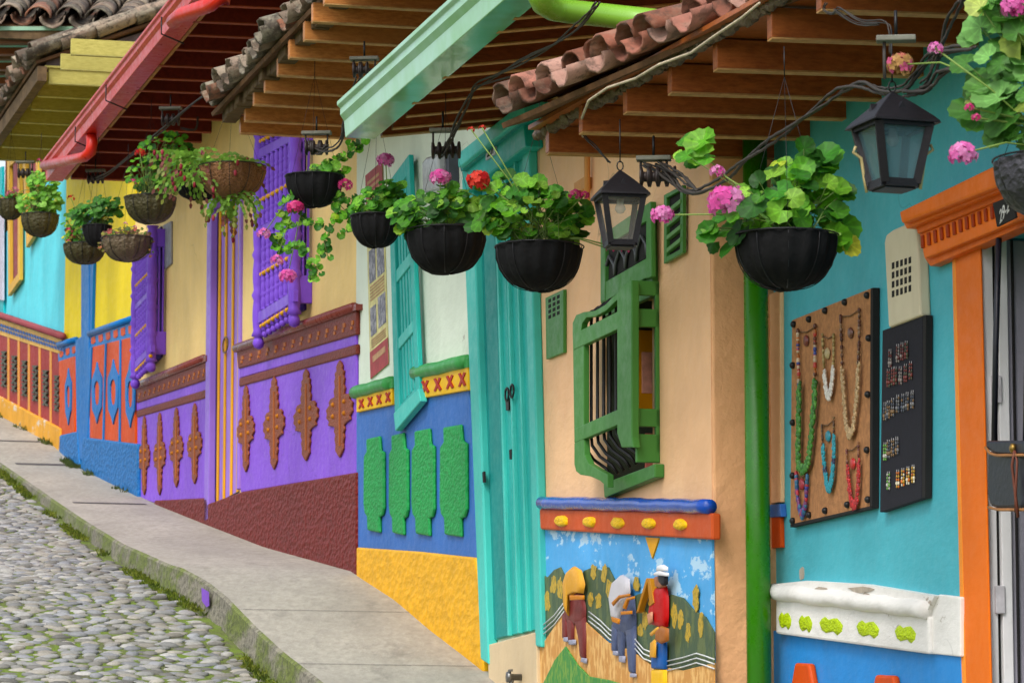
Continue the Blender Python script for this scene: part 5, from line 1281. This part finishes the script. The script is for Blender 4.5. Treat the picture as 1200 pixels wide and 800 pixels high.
def basket(u, v, wpx, hpx, d, liner, label, ell, flowers, kind='geranium', nleaf=60, lr=.045, leafc=GL, chain=True, group='hanging flower baskets', mossy=False, trail=(), tilt=None):
    """u,v rim centre in the photo; ell = foliage ellipses (u,v,ru,rv)"""
    c = W.pt(u, v, d); sc = c.y / FP; r = wpx / 2 * sc; h = hpx * sc
    t = thing('hanging_basket', c - Vector((0, 0, h)), label, 'hanging basket', group)
    m = MB(); pr = []
    N = 12
    for i in range(N + 1):
        a = math.pi / 2 * (i / N); pr.append((max(.004, r * (math.sin(a) ** .78)), -h * math.cos(a) ** .95 if i < N else 0))
    pr += [(r * 1.01, .006), (r * .98, .01), (r * .93, .0), (r * .8, -.03), (.01, -.035)]
    m.lathe(c, pr, 64, rip=.035, nr=16)
    tq, tw = U(-.06, .06) if tilt is None else tilt, U(-.04, .04)
    m.v = [c + Matrix.Rotation(tq, 3, 'Y') @ ((p_ - c) * (1 + U(-.012, .012) + .025 * math.sin(2.3 * math.atan2(p_.y - c.y, p_.x - c.x) + tw * 90))) for p_ in m.v]
    pot = obj('bowl', m, liner, t)
    m = MB()
    for k_ in range(10):
        an = k_ * 2 * math.pi / 10 + .3; m.tube([c + Vector((math.cos(an) * q * 1.03, math.sin(an) * q * 1.03, hh)) for q, hh in pr[1:N + 1]], .0025, 4)
    m.tube([c + Vector((math.cos(a) * r * 1.04, math.sin(a) * r * 1.04, .006)) for a in [i * math.pi / 16 for i in range(33)]], .0035, 6)
    obj('wire_frame', m, plain('wire_dark', (36, 36, 40), .5, .5), t)
    if chain:
        m = MB(); top = c + Vector((0, 0, .62 if v > 200 else .5))
        for k_ in range(3):
            an = k_ * 2 * math.pi / 3 + .5; e = c + Vector((math.cos(an) * r, math.sin(an) * r, 0)); m.tube([e, top], .0013, 4)
        m.tube([top, top + Vector((0, 0, .12))], .003, 4); obj('hanging_wire', m, black_m, t)
    fm = MB(); sm_ = MB()
    ctr = c + Vector((0, 0, .0))
    if kind in ('geranium', 'broad'):
        tot = sum(a[2] * a[3] for a in ell)
        for (eu, ev, ru, rv) in ell:
            n = max(3, int(nleaf * 2.1 * ru * rv / tot)); ec = PY(eu, ev, c.y); rx, rz = ru * sc, rv * sc; ry = min(rx, r * 1.1)
            for i in range(n):
                while True:
                    q = Vector((U(-1, 1), U(-1, 1), U(-1, 1)))
                    if q.length < 1: break
                q = q * (q.length ** -.35) * .97
                p = ec + Vector((q.x * rx, q.y * ry, q.z * rz))
                out = (p - ctr); out = out.normalized() if out.length > .01 else Vector((0, 0, 1))
                nr = (Vector((0, 0, 1)) * U(.2, .9) + out * .5 + Vector((-.3, -1.0, -.1)) * U(.5, 1.3) + Vector((U(-.5, .5), U(-.5, .5), U(-.4, .4)))).normalized()
                k2 = lin(random.choice(leafc)); fm.col = mul(k2, U(.7, 1.15)); L_ = lr * (U(.4, .8) if R() < .35 else U(.7, 1.15))
                b = p - out * L_ * .3
                leaf(fm, b, nr, out + Vector((0, 0, -.4)), L_)
                if R() < .55:
                    sm_.col = mul(lin((110, 140, 60)), U(.6, 1)); root = ctr + Vector((U(-.5, .5) * r, U(-.5, .5) * r, -.02)); sm_.tube([root, (root + b) / 2 + Vector((0, 0, .03)), b], .0022, 4, cap=False)
    elif kind == 'ivy':
        for (eu, ev, ru, rv) in ell:
            n = int(nleaf); ec = PY(eu, ev, c.y)
            for i in range(n):
                q = Vector((random.gauss(0, .5), random.gauss(0, .45), random.gauss(0, .5))); p = ec + Vector((q.x * ru * sc, q.y * min(ru * sc, r), q.z * rv * sc))
                fm.col = mul(lin(random.choice(leafc)), U(.6, 1.2)); nr = Vector((U(-1, .4), U(-1.4, -.1), U(-.1, 1))).normalized(); leaf(fm, p, nr, Vector((U(-1, 1), U(-1, 1), -.5)), lr * U(.5, 1), 9)
    elif kind == 'cactus':
        for (eu, ev, ru, rv, up_) in ell:
            ec = PY(eu, ev, c.y)
            for i in range(nleaf):
                an = U(0, 2 * math.pi); dirr = Vector((math.cos(an) * .9 - .1, math.sin(an) * .7, up_ + U(-.2, .3))).normalized()
                p = ec + Vector((U(-.4, .4) * ru * sc, U(-.4, .4) * ru * sc, U(-.1, .1) * rv * sc)); seg = .042
                for s in range(random.randint(4, 8)):
                    q = p + dirr * seg; side = dirr.cross(Vector((U(-.4, .4), -1, U(-.2, .2)))).normalized() * .012
                    g_ = s / 7; fm.col = mul(lin((128, 178, 62) if g_ < .6 else ((140, 150, 66) if R() < .6 else (132, 74, 66))), U(.6, 1.15))
                    mid = (p + q) / 2; fm.add([p, mid - side, q - side * .4, q + side * .4, mid + side], [[0, 1, 2, 3, 4]], True)
                    p = q; dirr = (dirr + Vector((U(-.2, .2), U(-.1, .1), -.26))).normalized()
                if R() < .22:
                    fm.col = lin(random.choice([(160, 40, 60), (140, 60, 80), (190, 70, 90)])); fm.ball(p, .012, 5, 4, sz=1.8)
    for pth in trail:
        P_ = [PY(a_, b_, c.y - .05) for a_, b_ in pth]; sm_.col = mul(lin((120, 120, 60)), .9); sm_.tube(P_, .003, 4)
        for i in range(len(P_) * 5):
            q = i / (len(P_) * 5) * (len(P_) - 1); i0 = int(q); p = lerp(P_[i0], P_[min(len(P_) - 1, i0 + 1)], q - i0) + Vector((U(-.03, .03), U(-.03, .03), U(-.03, .03)))
            fm.col = mul(lin(random.choice(leafc)), U(.7, 1.15)); leaf(fm, p, Vector((U(-.6, .2), -1, U(-.2, .8))), Vector((U(-1, 1), 0, -.6)), lr * U(.5, .85), 10)
    if fm.v: obj('foliage', fm, vcol('leaf', .5, 50, .25, .45, .3), t)
    if sm_.v: obj('stems', sm_, vcol('stalk', .6, 60, .1), t)
    for f in flowers:
        fu, fv, fr, fc = f[:4]; cc = PY(fu, fv, c.y - (r * .5)); flower_head(t, cc, fr * 1.12 * cc.y / FP, fc, n=26 if fr > 9 else (14 if fr > 5 else 6), stemfrom=ctr + Vector((U(-.3, .3) * r, -r * .2, .03)) if len(f) < 5 else None)
    return t
black_l = plain('liner_black', (17, 17, 19), .85, 0, 40, .9, .4); black_l.node_tree.nodes['Principled BSDF'].inputs['Specular IOR Level'].default_value = .2
mossy = stucco('liner_mossy', (66, 62, 40), 30, .8)
coco = stucco('liner_coco', (126, 90, 62), 60, 1.0)
greyl = stucco('liner_grey', (96, 84, 68), 30, .8)
basket(921, 279, 122, 62, OV - .08, black_l, 'big black basket with round geranium leaves and pink flowers, left of the shop wall',
       [(900, 246, 70, 34), (910, 215, 52, 28), (950, 225, 45, 48), (952, 182, 24, 24), (985, 272, 20, 24), (850, 272, 28, 22), (812, 172, 24, 20)], [(852, 237, 23, PINK), (840, 201, 9, PINK), (776, 252, 13, PINK)], nleaf=66, lr=.054)
basket(632, 291, 102, 51, OV - .08, black_l, 'black basket of dense bright geranium leaves and one red bloom before the teal door',
       [(625, 250, 66, 38), (600, 232, 40, 32), (665, 255, 30, 34), (575, 260, 28, 20)], [(561, 212, 14, RED), (552, 152, 5, RED), (565, 150, 5, RED), (674, 228, 8, HOT), (685, 229, 6, HOT), (724, 290, 5, HOT), (733, 293, 5, HOT), (715, 292, 5, HOT)], nleaf=100, lr=.045)
basket(522, 272, 91, 50, OV - .08, black_l, 'black basket with yellow green leaves and one pink bloom, third from the teal door',
       [(510, 248, 50, 28), (540, 240, 38, 30), (475, 255, 24, 24)], [(516, 208, 12, PINK)], nleaf=85, lr=.045, tilt=-.1)
basket(441, 255, 60, 36, OV - .02, black_l, 'black basket with small leaves and a pink bloom in front of the poster',
       [(440, 238, 34, 18), (455, 225, 22, 18)], [(452, 188, 10, PINK)], nleaf=70, lr=.032)
basket(368, 208, 67, 36, OV - .08, black_l, 'black basket with trailing ivy geranium over the purple window',
       [(385, 200, 26, 8)], [(346, 243, 10, HOT), (309, 274, 8, PINK), (324, 305, 8, PINK), (337, 324, 10, PINK), (404, 217, 9, HOT)], kind='geranium', nleaf=24, lr=.035,
       trail=([(350, 215), (334, 235), (330, 262), (345, 262)], [(350, 250), (362, 262), (375, 262)], [(385, 195), (400, 185), (415, 172), (425, 168)], [(340, 292), (352, 288), (360, 294)], [(365, 300), (372, 320), (362, 326)], [(392, 215), (398, 240), (392, 262), (380, 285), (384, 300)], [(398, 240), (410, 252), (414, 262), (402, 275)], [(390, 228), (410, 232), (420, 240)], [(330, 275), (326, 285), (338, 292)]))
basket(272, 197, 78, 36, OV - .05, coco, 'brown coconut fibre basket overflowing with drooping christmas cactus',
       [(222, 186, 40, 20, .35), (262, 196, 60, 14, .45), (228, 205, 50, 20, -.1), (272, 225, 46, 10, -.5)], [], kind='cactus', nleaf=38)
basket(233, 205, 62, 30, OV + .1, black_l, 'black basket hidden behind the christmas cactus',
       [(225, 195, 30, 14)], [], nleaf=16, lr=.03, chain=False)
basket(176, 233, 60, 30, OV - .05, mossy, 'mossy basket with tall bushy geranium and red blooms before the red eave',
       [(195, 175, 34, 24), (170, 205, 26, 22), (205, 200, 34, 24)], [(164, 179, 6, RED), (156, 213, 5, HOT), (190, 232, 4, HOT), (183, 222, 4, RED)], nleaf=130, lr=.030)
basket(149, 281, 60, 26, OV - .02, greyl, 'weathered grey basket with dry brown trailing plants below the mossy one',
       [(149, 274, 32, 7)], [(130, 270, 3, MAG), (147, 262, 3, PINK), (158, 266, 3, PINK)], kind='geranium', nleaf=40, lr=.018, leafc=[(120, 96, 66), (130, 130, 60), (140, 90, 80), (96, 130, 50)],
       trail=([(124, 276), (119, 286), (121, 298)], [(172, 278), (177, 288), (176, 298)]))
basket(114, 266, 34, 24, OV + .05, black_l, 'small black basket with deep green leaves before the blue door',
       [(112, 250, 30, 14), (122, 242, 22, 14), (96, 252, 16, 12)], [], nleaf=70, lr=.034, leafc=[(70, 140, 44), (58, 120, 40), (90, 156, 60)])
basket(99, 288, 48, 22, OV - .02, mossy, 'mossy basket with hanging crimson fuchsia flowers before the yellow wall',
       [(86, 262, 14, 22), (92, 278, 20, 8)], [(83, 232, 5, RED), (81, 270, 5, MAG), (85, 277, 4, MAG), (80, 283, 4, MAG)], nleaf=50, lr=.022)
basket(47, 253, 44, 25, OV - .02, mossy, 'mossy basket with stacked lime green leaves before the cyan wall',
       [(46, 238, 28, 16), (50, 215, 18, 14), (42, 208, 10, 8), (60, 232, 14, 14)], [(46, 188, 3, HOT)], nleaf=120, lr=.032, leafc=[(124, 186, 60), (104, 170, 50), (140, 196, 80)])
basket(12, 236, 32, 22, OV + .02, mossy, 'mossy basket with pink begonias at the left edge of the photo',
       [(16, 232, 18, 6)], [(12, 228, 6, [(220, 120, 140)]), (18, 222, 5, [(230, 140, 160)]), (3, 234, 4, [(220, 100, 130)]), (40, 222, 4, MAG)], nleaf=36, lr=.024)
basket(1240, 190, 150, 66, OV - .08, stucco('liner_slate', (62, 62, 68), 30, .7), 'grey basket with large drooping leaves and pink blooms at the right edge',
       [(1170, 60, 44, 80), (1200, 120, 60, 60), (1160, 120, 30, 50), (1200, 20, 60, 40)], [(1128, 180, 17, PINK), (1190, 8, 17, PINK), (1096, 57, 9, PINK), (1144, 138, 6, HOT), (1136, 126, 6, HOT)], nleaf=52, lr=.062, leafc=[(104, 162, 70), (126, 184, 96), (86, 144, 56), (76, 130, 50)])
# withered bloom on a long stalk beside the lantern
m = MB(); wb = thing('withered_bloom', PY(1058, 95, 13.5), 'withered orange and pink bloom on a long stalk above the grey lantern', 'flower')
flower_head(wb, PY(1055, 76, 13.4), 18 * 13.4 / FP, [(206, 160, 100), (220, 130, 110), (240, 110, 160), (196, 150, 90)], n=26, stemfrom=PY(1150, 92, 13.0))

# ================================================================ light, sky, camera
wd = bpy.data.worlds.new('World'); scene.world = wd; wd.use_nodes = True
nt = wd.node_tree; bg = nt.nodes['Background']; sky = nt.nodes.new('ShaderNodeTexSky'); sky.sky_type = 'NISHITA'; sky.sun_disc = False
sky.sun_elevation = math.radians(48); sky.sun_rotation = math.radians(205); sky.dust_density = 3.0; sky.air_density = 1.0
hs = nt.nodes.new('ShaderNodeHueSaturation'); hs.inputs['Saturation'].default_value = .45; nt.links.new(sky.outputs[0], hs.inputs['Color'])
nt.links.new(hs.outputs[0], bg.inputs[0]); bg.inputs[1].default_value = .14
sun = bpy.data.lights.new('Sun', 'SUN'); sun.energy = 1.0; sun.angle = math.radians(16); sun.color = (1, .96, .9)
so = bpy.data.objects.new('sun', sun); COL.objects.link(so)
az = math.radians(205); el = math.radians(48)       # compass-style: 0 = +Y, clockwise
dv = Vector((math.sin(az) * math.cos(el), math.cos(az) * math.cos(el), math.sin(el)))
so.rotation_euler = (-dv).to_track_quat('-Z', 'Y').to_euler()
cam = bpy.data.cameras.new('camera'); co = bpy.data.objects.new('camera', cam); COL.objects.link(co)
cam.sensor_width = 36; cam.lens = FP / 1200 * 36; cam.clip_end = 500; cam.clip_start = .1
co.rotation_euler = (math.pi / 2 + PITCH, 0, 0)
cam.dof.use_dof = True; cam.dof.focus_distance = 20; cam.dof.aperture_fstop = 13
scene.camera = co
scene.view_settings.view_transform = 'Standard'; scene.view_settings.look = 'None'; scene.view_settings.gamma = 1
scene.view_settings.exposure = .84
scene.render.resolution_x, scene.render.resolution_y = 1024, 682
